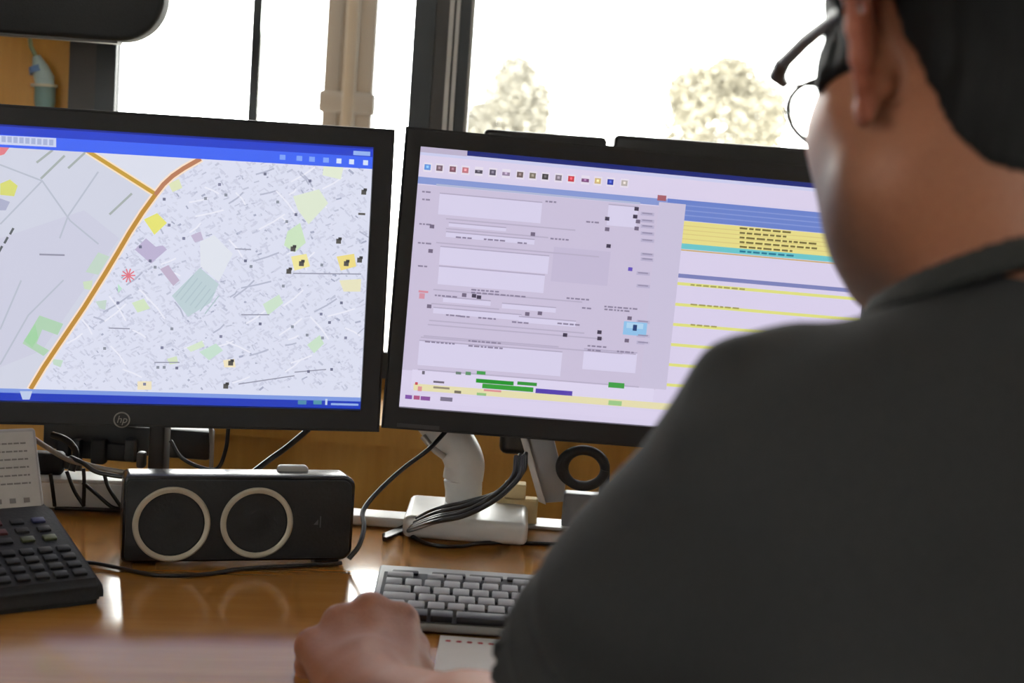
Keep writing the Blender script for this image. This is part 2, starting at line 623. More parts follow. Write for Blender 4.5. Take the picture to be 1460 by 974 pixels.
def monitor(name, origin, R, bez, depth, label):
    """origin: lower-left corner of the lit area. returns root and Screen"""
    bl, br, bt, bb = bez
    root = empty(name)
    base = Vector(origin) + R @ Vector((SW / 2, 0, -bb))
    root.matrix_world = Matrix.Translation(base) @ R.to_4x4()
    x0, x1, z0, z1 = -SW / 2 - bl, SW / 2 + br, 0, SH + bb + bt
    # bezel: frame with an opening
    bm = bmesh.new()
    o_ = [(x0, z0), (x1, z0), (x1, z1), (x0, z1)]
    i_ = [(-SW / 2, bb), (SW / 2, bb), (SW / 2, bb + SH), (-SW / 2, bb + SH)]
    fo = [bm.verts.new((p[0], -.010, p[1])) for p in o_]
    fi = [bm.verts.new((p[0], -.007, p[1])) for p in i_]
    ii = [bm.verts.new((p[0], .002, p[1])) for p in i_]
    bo = [bm.verts.new((p[0], .018, p[1])) for p in o_]
    for k in range(4):
        n = (k + 1) % 4
        bm.faces.new((fo[k], fo[n], fi[n], fi[k])); bm.faces.new((fi[k], fi[n], ii[n], ii[k])); bm.faces.new((fo[n], fo[k], bo[k], bo[n]))
    bmesh.ops.recalc_face_normals(bm, faces=bm.faces)
    bmesh.ops.bevel(bm, geom=[e for e in bm.edges if e.verts[0] in fo and e.verts[1] in fo], offset=.003, segments=3, affect='EDGES')
    me = bpy.data.meshes.new('bezel'); bm.to_mesh(me); bm.free(); smooth(me, 35)
    link('bezel', me, root, BLACK)
    MB().box((-SW / 2, .0015, bb), (SW / 2, .004, bb + SH)).build('panel', BLACK_MATT, root)
    rbox('housing', (x0 + .006, .012, z0 + .006), (x1 - .006, depth, z1 - .006), .012, BLACK, root)
    rbox('vesa_plate', (-.06, depth - .002, SH / 2 - .04), (.06, depth + .008, SH / 2 + .08), .002, DARK_GREY, root, 1)
    tag(root, label, 'monitor')
    return root, Screen(origin, R), (-SW / 2, .0012, bb)


# ---- left screen: the map
RL = rot3(radians(12.0), radians(2.0), radians(-.84))
OL = Vector((-.1695, 1.5872, 1.0371)) + RL @ Vector((-SW, 0, -SH / 2))
mon1, sc, off1 = monitor('monitor', OL, RL, (.022, .0225, .021, .025), .042, 'black monitor showing a street map with an orange main road')
r2 = random.Random(11)
sc.quad([(0, 0), (SW, 0), (SW, SH), (0, SH)], (222, 225, 243), 0)
# fields
sc.poly([(-60, 170), (130, 210), (222, 277), (150, 390), (45, 553), (-60, 560)], (210, 213, 229), 1)
sc.poly([(125, 215), (285, 228), (222, 277)], (221, 224, 238), 1)
sc.poly([(0, 340), (120, 300), (170, 340), (60, 500), (-40, 540), (-60, 380)], (206, 207, 226), 1.3)
for l in ([(0, 235), (60, 258), (100, 315), (140, 348)], [(60, 258), (0, 320)], [(97, 308), (140, 245)], [(0, 520), (40, 450), (90, 400)], [(0, 470), (30, 400)], [(97, 308), (85, 340)]):
    sc.line(l, 2.2, (186, 192, 208), 2)
for l in ([(58, 255), (92, 222)], [(52, 232), (75, 214)], [(97, 240), (124, 215)], [(156, 306), (188, 276)]):
    sc.line(l, 3, (168, 176, 176), 2)
for x in range(0, 24, 8):
    sc.line([(x - 2, 360 - x * 1.6), (x + 3, 351 - x * 1.6)], 3, (95, 100, 105), 4)
sc.line([(56, 363), (92, 364)], 2.4, (150, 150, 170), 3)
sc.poly([(0, 262), (14, 256), (25, 265), (20, 280), (0, 278)], (218, 220, 120), 2)
sc.poly([(-30, 198), (18, 204), (6, 220), (-30, 232)], (228, 128, 138), 2)
sc.poly([(0, 283), (14, 288), (8, 300), (-10, 300)], (175, 178, 205), 2)
# built-up area: blocks, streets and little buildings, random but inside the outline of the town
def in_town(x, y):
    pts = [(285, 228), (245, 252), (222, 277), (185, 330), (150, 390), (100, 465), (60, 530), (52, 556)]
    for (x0, y0), (x1, y1) in zip(pts, pts[1:]):
        if y0 <= y <= y1:
            return x > x0 + (x1 - x0) * (y - y0) / (y1 - y0) + 7
    return y < 228 and x > 290
cnt = 0
while cnt < 2600:
    x = r2.uniform(60, 522); y = r2.uniform(232, 566)
    if not in_town(x, y) or y > 556 + x * .025: continue
    a = r2.choice((.62, .62 + pi / 2, .35, -.6)) + r2.uniform(-.12, .12)
    L = r2.uniform(2.5, 9); Wd = r2.uniform(1.3, 3.2)
    g = r2.random()
    col = (206, 209, 229) if g < .55 else ((214, 217, 235) if g < .87 else ((192, 196, 217) if g < .98 else (168, 173, 198)))
    u, v = sc.uv(x, y); k = 1 / 1275.0
    d = np.array([cos(a), sin(a)]) * L * k / 2; n = np.array([-sin(a), cos(a)]) * Wd * k / 2; p = np.array([u, v])
    sc.quad([tuple(p - d - n), tuple(p + d - n), tuple(p + d + n), tuple(p - d + n)], col, 2 + (cnt % 7) * .1)
    cnt += 1
for i in range(75):
    x = r2.uniform(90, 515); y = r2.uniform(240, 560)
    if not in_town(x, y) or y > 552 + x * .02: continue
    a = r2.choice((.62, .62 + pi / 2, .3, -.45)) + r2.uniform(-.1, .1); L = r2.uniform(12, 45)
    x2, y2 = x + cos(a) * L, y - sin(a) * L
    if not in_town(x2, y2) or y2 > 555: continue
    sc.line([(x, y), ((x + x2) / 2 + 2, (y + y2) / 2), (x2, y2)], 2.2, r2.choice(((236, 237, 250), (236, 237, 250), (182, 186, 208))), 3.1)
for p, c in (([(205, 313), (224, 304), (238, 318), (220, 335)], (232, 229, 120)), ([(240, 262), (255, 255), (260, 268), (246, 274)], (224, 230, 190)),
             ([(192, 356), (208, 340), (222, 352), (232, 350), (238, 356), (215, 376)], (190, 180, 212)), ([(228, 384), (240, 378), (256, 400), (247, 408)], (195, 180, 205)),
             ([(272, 336), (286, 330), (290, 342), (278, 346)], (196, 185, 212)),
             ([(245, 422), (285, 382), (312, 405), (300, 432), (268, 452)], (192, 210, 216)), ([(285, 345), (305, 335), (332, 362), (312, 402), (286, 380)], (226, 230, 240)),
             ([(32, 490), (56, 450), (90, 462), (82, 478), (60, 470), (52, 490), (70, 500), (62, 508)], (178, 212, 182)), ([(34, 486), (50, 462), (54, 482), (46, 496)], (158, 212, 160)),
             ([(122, 388), (140, 360), (156, 366), (140, 392)], (196, 216, 202)), ([(118, 402), (132, 400), (130, 414), (120, 412)], (206, 224, 194)), ([(136, 430), (152, 428), (150, 442), (142, 440)], (198, 216, 206)),
             ([(188, 432), (205, 426), (214, 440), (196, 446)], (212, 230, 196)), ([(168, 405), (174, 412), (168, 418)], (190, 228, 206)), ([(410, 330), (428, 318), (436, 346), (420, 360), (405, 350)], (206, 230, 196)), ([(418, 280), (455, 270), (468, 290), (440, 320), (425, 300)], (224, 234, 212)),
             ([(375, 434), (398, 420), (404, 432), (382, 450)], (206, 228, 206)), ([(438, 492), (456, 478), (462, 490), (448, 504)], (204, 228, 204)), ([(266, 496), (288, 486), (292, 494), (272, 502)], (216, 232, 206)),
             ([(284, 502), (308, 490), (318, 500), (298, 514)], (200, 226, 210)), ([(462, 230), (490, 238), (486, 256), (460, 250)], (228, 236, 214)), ([(484, 400), (515, 398), (514, 416), (490, 416)], (234, 230, 196)),
             ([(238, 512), (252, 508), (254, 518), (242, 520)], (214, 228, 196)), ([(196, 544), (216, 544), (216, 556), (196, 556)], (240, 228, 196)), ([(318, 514), (334, 512), (336, 524), (320, 524)], (242, 230, 196)),
             ([(74, 512), (90, 514), (86, 524), (76, 520)], (196, 220, 202)), ([(415, 366), (437, 362), (442, 380), (420, 386)], (242, 232, 160)), ([(480, 366), (505, 362), (508, 380), (486, 386)], (240, 222, 138))):
    sc.poly(p, c, 3.5)
for i in range(7):
    sc.line([(250 + i * 7, 424 + i * 4), (276 + i * 6, 392 + i * 5)], 1.6, (178, 198, 206), 3.7)
main = [(44, 554), (62, 524), (82, 494), (101, 466), (120, 438), (150, 390), (168, 360), (185, 331), (203, 303), (222, 277), (233, 263), (246, 251), (262, 240), (285, 227)]
sc.line(main, 10.5, (250, 226, 205), 4)
sc.line([(124, 215), (222, 277)], 9.5, (248, 226, 195), 4)
sc.line(main, 6.0, (192, 142, 60), 5)
sc.line(main[9:], 5.6, (188, 128, 96), 5.2)
sc.line([(124, 215), (222, 277)], 5.4, (200, 158, 62), 5)
for a in range(0, 180, 36):
    sc.line([(183 - 10 * cos(radians(a)), 393 - 10 * sin(radians(a))), (183 + 10 * cos(radians(a)), 393 + 10 * sin(radians(a)))], 1.8, (225, 120, 135), 6)
for i, (x, y) in enumerate(((519, 274), (516, 305), (483, 344), (418, 355), (430, 376), (494, 376), (513, 371), (412, 387), (322, 551), (329, 518), (206, 548), (313, 263), (322, 278), (293, 283), (396, 288), (378, 248),
             (442, 258), (422, 306), (409, 316), (459, 378), (350, 372), (404, 408), (458, 448), (470, 460), (371, 462), (417, 466), (438, 478), (460, 482), (493, 482), (315, 480), (487, 432), (214, 372), (234, 284), (241, 321),
             (221, 381), (168, 432), (149, 497), (245, 469), (231, 496), (225, 524), (234, 524), (252, 525), (473, 527), (440, 530), (358, 380), (200, 352), (262, 340))):
    big = i < 10
    s_ = 7 if big else 4
    c_ = (88, 86, 84) if big else r2.choice(((128, 130, 158), (112, 114, 140), (140, 146, 160)))
    if i == 1: sc.rect(x - 5, y - 1.5, 10, 3, c_, 6)
    else:
        sc.rect(x - s_ / 2, y - s_ / 2, s_, s_, c_, 6)
        if big: sc.rect(x - s_ / 2 + 3, y - s_ / 2 - 2, s_ - 2, 4, (60, 60, 62), 6.2)
for a, b_ in (((335, 355), (358, 356)), ((344, 449), (384, 449)), ((418, 390), (515, 391)), ((220, 517), (256, 517)), ((420, 531), (465, 527)), ((155, 468), (185, 469)), ((340, 548), (420, 536))):
    sc.line([a, b_], 1.6, (150, 152, 172), 5)
# window title bars and taskbar
u0, v0 = sc.uv(0, 175)
k = 1 / 1275.0
sc.quad([(0, SH - 15 * k), (SW, SH - 15 * k), (SW, SH), (0, SH)], (40, 66, 205), 7)
sc.quad([(0, SH - 31 * k), (SW, SH - 31 * k), (SW, SH - 14 * k), (0, SH - 14 * k)], (66, 104, 246), 7.2)
sc.quad([(0, SH - 3 * k), (SW, SH - 3 * k), (SW, SH), (0, SH)], (28, 42, 150), 7.4)
sc.poly([(-60, 190), (80, 197), (80, 210), (-60, 203)], (206, 214, 242), 7.6)
for i in range(9):
    sc.rect(2 + i * 8.5, 194 + i * .6, 5.5, 8, (168, 180, 218), 7.8)
for i, x in enumerate((403, 427, 445, 465, 484, 502, 522)):
    sc.rect(x - 4, 224.5 + (x - 403) * .066 - 4, 7 if i > 3 else 8, 7, (215, 228, 252) if i > 3 else (130, 165, 248), 7.8)
sc.rect(504, 215, 24, 6, (150, 180, 240), 7.8)
sc.quad([(0, 0), (SW, 0), (SW, 13 * k), (0, 13 * k)], (36, 62, 190), 7)
sc.quad([(0, 11 * k), (SW, 11 * k), (SW, 17 * k), (0, 17 * k)], (128, 156, 226), 7.2)
sc.rect(425, 571, 12, 6, (80, 140, 170), 7.6); sc.rect(447, 571, 12, 6, (84, 150, 168), 7.6); sc.rect(464, 569, 3, 9, (200, 215, 240), 7.6); sc.rect(472, 575, 40, 3, (150, 178, 232), 7.6)
sc.poly([(28, 558), (46, 558), (42, 570), (32, 570)], (190, 205, 235), 7.6)
sc.build('screen_image', mon1, off1, 0.97)
# maker's badge: a ring with two letters
def local_on(mon, S, x, y, bb):
    u, v = S.uv(x, y)
    return u - SW / 2, v + bb
bx_, bz_ = local_on(mon1, sc, 174.5, 596, .025)
ML = Matrix.Translation((bx_, -.0098, bz_)) @ Matrix.Rotation(radians(90), 4, 'X')
lg = MB().lathe([(.0076, 0), (.0076, .0008), (.0090, .0008), (.0090, 0)], 28, ML, True).build('badge', mat('badge_silver', (0.30, 0.28, 0.26), 0.35, 0.5), mon1)


def text_mesh(name, body, size, M, material, parent, shear=0.0):
    cu = bpy.data.curves.new(name, 'FONT')
    cu.body = body; cu.size = size; cu.align_x = 'CENTER'; cu.align_y = 'CENTER'; cu.extrude = 0.0003; cu.shear = shear; cu.resolution_u = 3
    tmp = bpy.data.objects.new(name, cu)
    COL.objects.link(tmp)
    dg = bpy.context.evaluated_depsgraph_get()
    me = bpy.data.meshes.new_from_object(tmp.evaluated_get(dg))
    bpy.data.objects.remove(tmp)
    me.transform(M)
    me.name = name
    me.materials.clear()
    return link(name, me, parent, material)


text_mesh('badge_letters', 'hp', .0115, ML, MATS['badge_silver'], lg, 0.25)

# ---- right screen: forms
RR = rot3(radians(4.94), radians(.5), radians(1.05))
ORR = Vector((-.1218, 1.5993, 1.0421)) + RR @ Vector((0, 0, -SH / 2))
mon2, sc, off2 = monitor('monitor', ORR, RR, (.0185, .0195, .0205, .025), .042, 'black monitor showing a lavender form window beside yellow list rows')
sc.quad([(0, 0), (SW, 0), (SW, SH), (0, SH)], (220, 211, 238), 0)
full = lambda d0, d1, c, ly, a=0.0, b_=1.0: sc.quad([(SW * a, SH - d1 * k), (SW * b_, SH - d1 * k), (SW * b_, SH - d0 * k), (SW * a, SH - d0 * k)], c, ly)
full(0, 7, (26, 38, 118), 2)
full(0, 8, (190, 180, 206), 3, 0, .1)
full(7, 12, (206, 208, 240), 2)
full(12, 38, (222, 212, 238), 1)
# toolbar icons
cols = ((96, 150, 225), (120, 96, 110), (130, 84, 100), (196, 120, 130), (80, 74, 90), (92, 84, 104), (150, 130, 160), (110, 92, 92), (122, 112, 98), (66, 62, 64), (130, 118, 132), (205, 60, 72), (128, 78, 128), (214, 186, 128), (44, 62, 170), (186, 176, 172))
xs = (610, 627, 646, 664, 683, 703, 722, 742, 760, 778, 797, 815, 835, 853, 871, 891)
for i, (x, c) in enumerate(zip(xs, cols)):
    y = 238 + (x - 610) * .0815
    w_ = 9 if i not in (4, 6, 12) else 11
    sc.rect(x - 5.5, y - 6.5, 12, 13, (232, 224, 240), 3)
    sc.rect(x - w_ / 2, y - (4 if i not in (4, 6, 12) else 2), w_, 8 if i not in (4, 6, 12) else 5, c, 4)
    sc.rect(x - 2, y - 2, 3.5, 3.5, tuple(min(255, v + 60) for v in c), 4.5)
# dialog window
def pr2(x0, y0, x1, y1, col, ly):                  # axis-aligned in the screen, given two opposite corners in the picture
    a = sc.uv(x0, y0); b2 = sc.uv(x1, y1)
    sc.quad([(a[0], b2[1]), (b2[0], b2[1]), (b2[0], a[1]), (a[0], a[1])], col, ly)
pr2(585, 262, 934, 556, (205, 195, 221), 2)
uL = sc.uv(600, 252); uR = sc.uv(951, 290)
sc.quad([(uL[0] - .01, uL[1] - 10 * k), (uR[0], uL[1] - 10 * k), (uR[0], uL[1]), (uL[0] - .01, uL[1])], (136, 154, 214), 4)
sc.rect(938, 278, 13, 8, (168, 96, 108), 5)
sc.rect(622, 262, 300, 3, (178, 186, 216), 4.2)
FLD = (218, 211, 238); LN = (178, 168, 196); TX = (140, 130, 158)
for x, y, w_, h_ in ((627, 276, 150, 30), (640, 318, 84, 5), (636, 331, 130, 7), (628, 352, 160, 26), (626, 380, 156, 26), (632, 424, 70, 7), (716, 433, 80, 7), (618, 439, 130, 8), (740, 452, 85, 8), (598, 486, 212, 36), (833, 498, 80, 30), (868, 292, 44, 30), (833, 500, 78, 26)):
    sc.rect(x, y, w_, h_, FLD, 4)
    sc.rect(x, y - 1.4, w_, 1.6, LN, 4.4)
for x, y, w_ in ((636, 311, 190), (636, 325, 150), (622, 345, 240), (618, 412, 220), (615, 432, 100), (612, 456, 230), (610, 462, 260), (604, 478, 200), (600, 480, 300), (596, 526, 330)):
    sc.rect(x, y, w_, 2, (186, 176, 203), 4.2)
rr = random.Random(5)
for x, y, w_ in ((672, 416, 76), (672, 412, 40), (620, 420, 30), (602, 272, 12), (602, 283, 10), (598, 318, 18), (596, 345, 16), (596, 378, 14), (650, 337, 20), (690, 340, 24), (738, 345, 14), (785, 339, 24), (836, 315, 18), (808, 424, 28),
             (830, 438, 12), (862, 436, 46), (862, 440, 30), (636, 448, 14), (656, 450, 14), (682, 452, 26), (730, 458, 18), (668, 485, 44), (606, 486, 40), (668, 492, 46), (838, 492, 24), (838, 498, 20), (880, 500, 22), (795, 460, 30), (602, 502, 0), (778, 286, 16)):
    if w_:
        xx = x
        while xx < x + w_:
            l_ = rr.uniform(3, 8)
            sc.rect(xx, y + (xx - x) * .08, l_, 2.4, TX, 5)
            xx += l_ + 1.5
for x, y, c in ((760, 334, 1), (770, 447, 1), (752, 448, 1), (806, 478, 0), (866, 312, 0), (866, 327, 1), (868, 351, 0), (908, 298, 0), (906, 309, 0), (910, 316, 1), (908, 326, 1), (899, 384, 2), (898, 454, 1), (855, 474, 0), (855, 483, 0), (894, 486, 1), (612, 437, 1), (614, 358, 1), (616, 323, 1), (676, 422, 0), (683, 424, 0), (662, 421, 1)):
    sc.rect(x - 3, y - 3, 6.5, 5.5, ((70, 62, 84), (116, 104, 130), (104, 84, 190))[c], 5.5)
for y in (302, 312, 320, 330, 340, 360, 367, 387, 405, 456, 476, 486):
    sc.rect(914 if y < 380 else 908, y, 20, 5, (186, 178, 208), 5)
    sc.rect(916 if y < 380 else 910, y + 1, 15, 1.8, (150, 142, 172), 5.3)
sc.rect(890, 458, 35, 20, (146, 196, 236), 5.2); sc.rect(894, 460, 25, 8, (178, 214, 242), 5.4); sc.rect(903, 463, 6, 9, (40, 66, 120), 5.6)
pr2(790, 352, 866, 408, (198, 188, 216), 3)
pr2(940, 288, 950, 556, (204, 196, 222), 5)
sc.rect(597, 414, 14, 3, (214, 140, 158), 5); sc.rect(598, 418, 8, 8, (214, 150, 168), 5)
# list at the right
SWu = SW
def band(x, y, th, col, ly):
    u, v = sc.uv(x, y)
    sc.quad([(u, v - th * k), (SWu, v - th * k), (SWu, v), (u, v)], col, ly)
band(952, 283, 30, (108, 132, 206), 4)
for d in (7, 14, 21): band(952, 283 + d, 1.5, (138, 156, 216), 4.3)
band(952, 313, 33, (233, 222, 140), 4)
for d in (6, 12, 18, 25): band(952, 313 + d, 1.2, (222, 204, 128), 4.3)
band(950, 345, 8, (110, 200, 206), 4.6); band(950, 353.5, 2, (206, 176, 120), 4.6)
band(944, 388, 6, (126, 132, 188), 4)
for y in (400, 430, 459, 488, 517, 546): band(942, y, 4.5, (226, 226, 132), 4)
for j in range(6):
    x = 1055
    while x < (1120 if j < 2 else (1165 if j < 4 else 1130)):
        l_ = rr.uniform(4, 13); sc.rect(x, 324 + j * 6.6 + (x - 1055) * .085, l_, 2.8, (120, 108, 60) if j < 5 else (40, 120, 150), 5.5); x += l_ + 2
for y, w_ in ((407, 70), (435, 60), (464, 35)):
    x = 985
    while x < 985 + w_: 
        l_ = rr.uniform(4, 10); sc.rect(x, y + (x - 985) * .085 - 2, l_, 2.4, (166, 160, 90), 5.5); x += l_ + 2
# lower rows with coloured bars
pr2(588, 527, 930, 582, (224, 216, 242), 4)
band(590, 547, 10, (232, 224, 178), 4.5); band(590, 560, 14, (222, 213, 240), 4.7)
for x, y, w_, h_, c in ((680, 529, 13, 5, (70, 160, 80)), (679, 540, 56, 6, (40, 150, 48)), (738, 544, 29, 5, (54, 150, 60)), (688, 547, 76, 7, (56, 160, 58)), (764, 554, 55, 7, (86, 66, 176)), (868, 545, 24, 8, (64, 160, 72)), (680, 560, 14, 4, (150, 196, 130)), (868, 571, 20, 7, (160, 204, 140)),
                       (602, 529, 4, 5, (110, 104, 120)), (650, 530, 8, 4, (110, 130, 120)), (664, 530, 8, 5, (100, 150, 110)), (618, 543, 16, 3, (110, 100, 116)), (618, 551, 24, 3, (150, 140, 120)), (648, 557, 10, 4, (120, 112, 96)), (690, 555, 26, 3, (224, 150, 150)),
                       (578, 563, 10, 6, (130, 84, 170)), (590, 564, 9, 6, (176, 84, 130)), (600, 565, 14, 6, (140, 84, 160)), (628, 566, 18, 6, (124, 116, 140)), (596, 551, 6, 7, (224, 150, 150)), (592, 545, 4, 4, (200, 80, 90))):
    sc.rect(x, y, w_, h_, c, 6)
sc.build('screen_image', mon2, off2, 0.95)
a = local_on(mon2, sc, 566, 603, .025); b2 = local_on(mon2, sc, 626, 609, .025)
MB().box((a[0], -.0106, (a[1] + b2[1]) / 2 - .0022), (b2[0], -.0094, (a[1] + b2[1]) / 2 + .0022)).build('badge', mat('grey_print', (0.05, 0.05, 0.056), 0.5), mon2)

# ---- two dark screens behind, tops just above the right monitor
for (x0, x1, yl, yr, lab) in ((690, 866, 187.5, 192.5, 'slim black screen behind the form monitor, left of the bright gap'), (877, 1200, 194, 214, 'wide black screen behind the form monitor, right of the bright gap')):
    Y = 1.80
    p0 = at_y(x0, yl, Y); p1 = at_y(x1, yr, Y)
    w_ = float(p1[0] - p0[0])
    # foot reaches the desk's back edge? it stands on a ledge stand of its own
    zt = float((p0[2] + p1[2]) / 2)
    r_ = empty('rear_screen', ((p0[0] + p1[0]) / 2, 2.08, .80))
    yy = 1.80 - 2.08
    rbox('housing', (-w_ / 2, yy, zt - .80 - .30), (w_ / 2, yy + .035, zt - .80), .006, BLACK, r_)
    rbox('stand_neck', (-.03, yy + .03, .0), (.03, yy + .26, .12), .01, BLACK, r_)
    rbox('stand_foot', (-.10, -.02, 0), (.10, .14, .014), .005, BLACK, r_)
    tag(r_, lab, 'screen')

# ================================================================== STANDS AND CLUTTER BEHIND THE MONITORS
BY = 1.682
arm = empty('screen_mount', (at_y(660, 740, 1.65)[0], 1.65, DZ))
def L3(root, p):
    return tuple(float(p[i] - root.location[i]) for i in range(3))
pA = L3(arm, at_z(572, 769, DZ)); pB = L3(arm, at_z(751, 772, DZ))
rbox('base', (pA[0], pA[1] + .005, 0), (pB[0], .058, .027), .008, SILVER, arm)
bend = [at_y(660, 738, BY), at_y(661, 700, BY), at_y(660, 683, BY)]
MB().tube([L3(arm, p) for p in bend], [.0225, .0225, .0235], 24).build('lower_column', SILVER, arm, 50)
up_ = [at_y(660, 683, BY), at_y(662, 660, BY), at_y(652, 636, BY), at_y(632, 612, BY), at_y(610, 580, BY), at_y(600, 520, BY + .01)]
MB().tube([L3(arm, p) for p in spline(up_, 6)], .0245, 24).build('upper_column', SILVER, arm, 50)
MB().tube([L3(arm, p) for p in (at_y(610, 560, BY + .012), at_y(700, 480, BY + .014), at_y(860, 420, BY + .016))], [.018, .018, .018], 16).build('boom', SILVER, arm, 50)
MB().tube([L3(arm, p) for p in spline([at_y(603, 622, BY - .02), at_y(618, 640, BY - .025), at_y(634, 652, BY - .025)], 5)], .004, 10).build('release_lever', ALU, arm, 50)
tag(arm, 'white curved monitor arm on a flat pale base', 'monitor arm')

GREYM = mat('grey_bracket_paint', (0.36, 0.37, 0.38), 0.4, 0.2)
br = empty('support_bracket', (at_y(785, 712, 1.705)[0], 1.705, DZ))
q = [L3(br, at_y(x, y, 1.70)) for x, y in ((742, 600), (784, 604), (806, 690), (803, 715), (775, 717))]
prism('strut', [(p[0], max(p[2], .002)) for p in q], -.008, .006, GREYM, br, 'y', .002)
q = [L3(br, at_y(x, y, 1.70)) for x, y in ((736, 600), (745, 600), (778, 716), (768, 712))]
prism('side_flange', [(p[0], max(p[2], .003)) for p in q], -.02, .0, SILVER, br, 'y', .001)
rbox('foot', (-.03, -.025, 0), (.035, .02, .004), .001, GREYM, br, 1)
tag(br, 'grey flat slanted bracket right of the white monitor arm', 'bracket')

# left monitor's black stand
st = empty('monitor_stand', (at_y(222, 660, 1.61)[0], 1.61, DZ))
def slab(root, name, x0, y0, x1, y1, Y, th, material, bev=.004):
    a_ = L3(root, at_y(x0, y1, Y)); b_ = L3(root, at_y(x1, y0, Y))
    return rbox(name, (min(a_[0], b_[0]), a_[1], a_[2]), (max(a_[0], b_[0]), a_[1] + th, b_[2]), bev, material, root, 2)
slab(st, 'post', 208, 520, 240, 700, 1.612, .03, BLACK)
slab(st, 'clamp_screw', 193, 646, 206, 668, 1.612, .014, DARK_GREY, .003)
rbox('base', (-.035, -.02, 0), (.035, .035, .02), .004, BLACK, st, 2)
a_ = L3(st, at_y(215, 520, 1.61))
rbox('mount_head', (a_[0] - .04, -.012, a_[2] - .045), (a_[0] + .04, .034, a_[2] + .10), .005, BLACK, st, 2)
tag(st, 'black monitor stand post under the map monitor', 'stand')

# black cable tray fixed to the ledge behind the desk
tr = empty('cable_tray', (at_y(150, 640, 1.76)[0], 1.80, at_y(150, 640, 1.76)[2]))
slab(tr, 'tray_rail', 60, 616, 300, 640, 1.76, .03, BLACK)
slab(tr, 'tray_lip', 112, 636, 196, 654, 1.755, .01, BLACK_MATT, .003)
for xx in (90, 170):
    a_ = L3(tr, at_y(xx, 628, 1.79))
    rbox('tray_bracket', (a_[0] - .012, a_[1] - .005, a_[2] - .01), (a_[0] + .012, 1.98 - 1.80, a_[2] + .01), .003, BLACK, tr, 2)
for xx, w_, dz in ((78, 20, 40), (100, 14, 52), (128, 22, 34), (176, 16, 30)):
    slab(tr, 'plug', xx, 628, xx + w_, 628 + dz, 1.745, .016, DARK_GREY if w_ < 18 else BLACK_MATT, .003)
tag(tr, 'black cable tray with plugs on the ledge front below the map monitor', 'cable tray')

# white duct on the desk, by the phone
p0 = at_z(40, 724, DZ); p1 = at_z(172, 728, DZ)
yaw = math.atan2(p1[1] - p0[1], p1[0] - p0[0])
wb = empty('cable_box', tuple(p0), yaw)
ln = math.hypot(p1[0] - p0[0], p1[1] - p0[1]) + .05
rbox('box_body', (0, 0, 0), (ln, .045, .031), .003, mat('bright_white_plastic', (0.88, 0.89, 0.90), 0.4, var=0.02), wb, 2)
rbox('box_lid', (-.001, -.001, .031), (ln + .001, .046, .036), .002, MATS['bright_white_plastic'], wb, 2)
tag(wb, 'low white box on the desk between telephone and loudspeaker', 'box')

# black adapter lying on the box
pa = at_y(82, 684, 1.66)
ad = empty('power_adapter', (pa[0], 1.63, DZ + .0365), yaw)
rbox('adapter_body', (-.030, -.010, 0), (.016, .015, .026), .005, BLACK_MATT, ad)
rbox('plug', (.016, -.004, .006), (.03, .010, .02), .003, DARK_GREY, ad, 2)
tag(ad, 'black power adapter block on the white box', 'adapter')

# white power strip along the back of the desk
p0 = at_z(500, 749, DZ); p1 = at_z(566, 753, DZ)
ps = rbox('power_strip', (p0[0] - .03, p0[1], DZ), (p1[0] + .01, p0[1] + .04, DZ + .012), .003, WHITE_PL)
tag(ps, 'thin white strip on the desk between loudspeaker and arm base', 'power strip')

# cream carton behind the arm
p0 = at_z(715, 712, DZ)
cb = empty('carton', (at_y(738, 700, 1.70)[0], 1.69, DZ))
CREAM = mat('cream_card', (0.66, 0.52, 0.28), 0.7)
rbox('carton_body', (-.026, 0, 0), (.026, .02, .034), .002, CREAM, cb, 1)
rbox('carton_flap', (-.016, -.002, .034), (.010, .02, .052), .001, CREAM, cb, 1)
tag(cb, 'small cream carton between the white arm and grey bracket', 'carton')

# black loop of cable by the bracket
cc = at_y(832, 668, 1.67)
lp = []
for i in range(40):
    a = i / 39 * 4 * pi
    lp.append((cc[0] + (.026 + .002 * sin(a * .5)) * cos(a), cc[1] + .004 * sin(a * .3), cc[2] + .022 * sin(a)))
lp = [(cc[0] + .03, cc[1] + .02, DZ + .004), (cc[0] + .028, cc[1] + .01, cc[2] - .03)] + lp
cable(lp, .006, 'thick black cable loop hanging right of the grey bracket', BLACK_MATT)
p0 = at_z(800, 686, .78)
gb = rbox('junction_box', (cc[0] - .02, 1.69, DZ), (cc[0] + .045, 1.715, DZ + .045), .004, mat('dim_grey_plastic', (0.16, 0.16, 0.17), 0.5))
tag(gb, 'small grey junction box behind the black cable loop', 'box')

# ================================================================== LOUDSPEAKER
pL = at_z(172, 808, DZ); pR = at_z(501, 803, DZ)
sy = math.atan2(pR[1] - pL[1], pR[0] - pL[0])
sw = math.hypot(pR[0] - pL[0], pR[1] - pL[1])
spk = empty('loudspeaker', ((pL[0] + pR[0]) / 2, (pL[1] + pR[1]) / 2, DZ), sy)
sh = .0945
hw = sw / 2
cab = prism('cabinet', rrect(-hw, .003, hw, sh, (.012, .012, .007, .006), 6), .002, .052, BLACK_GLOSS, spk, 'y', .003, 3)
for v in cab.data.vertices:
    if v.co.z > .05: v.co.z -= .065 * (v.co.y - .004)
prism('front_grille', rrect(-hw + .003, .006, hw - .004, sh - .004, (.010, .010, .006, .005), 6), -.001, .006, BLACK_MATT, spk, 'y', .001, 2)
for s in (-1, 1):
    rbox('foot', (s * hw * .8 - .012, .008, 0), (s * hw * .8 + .012, .045, .004), .001, BLACK_MATT, spk, 1)
rbox('handle_rib', (hw - .078, .036, sh - .008), (hw - .045, .052, sh + .003), .004, mat('grey_rib', (0.35, 0.34, 0.32), 0.4), spk, 3)
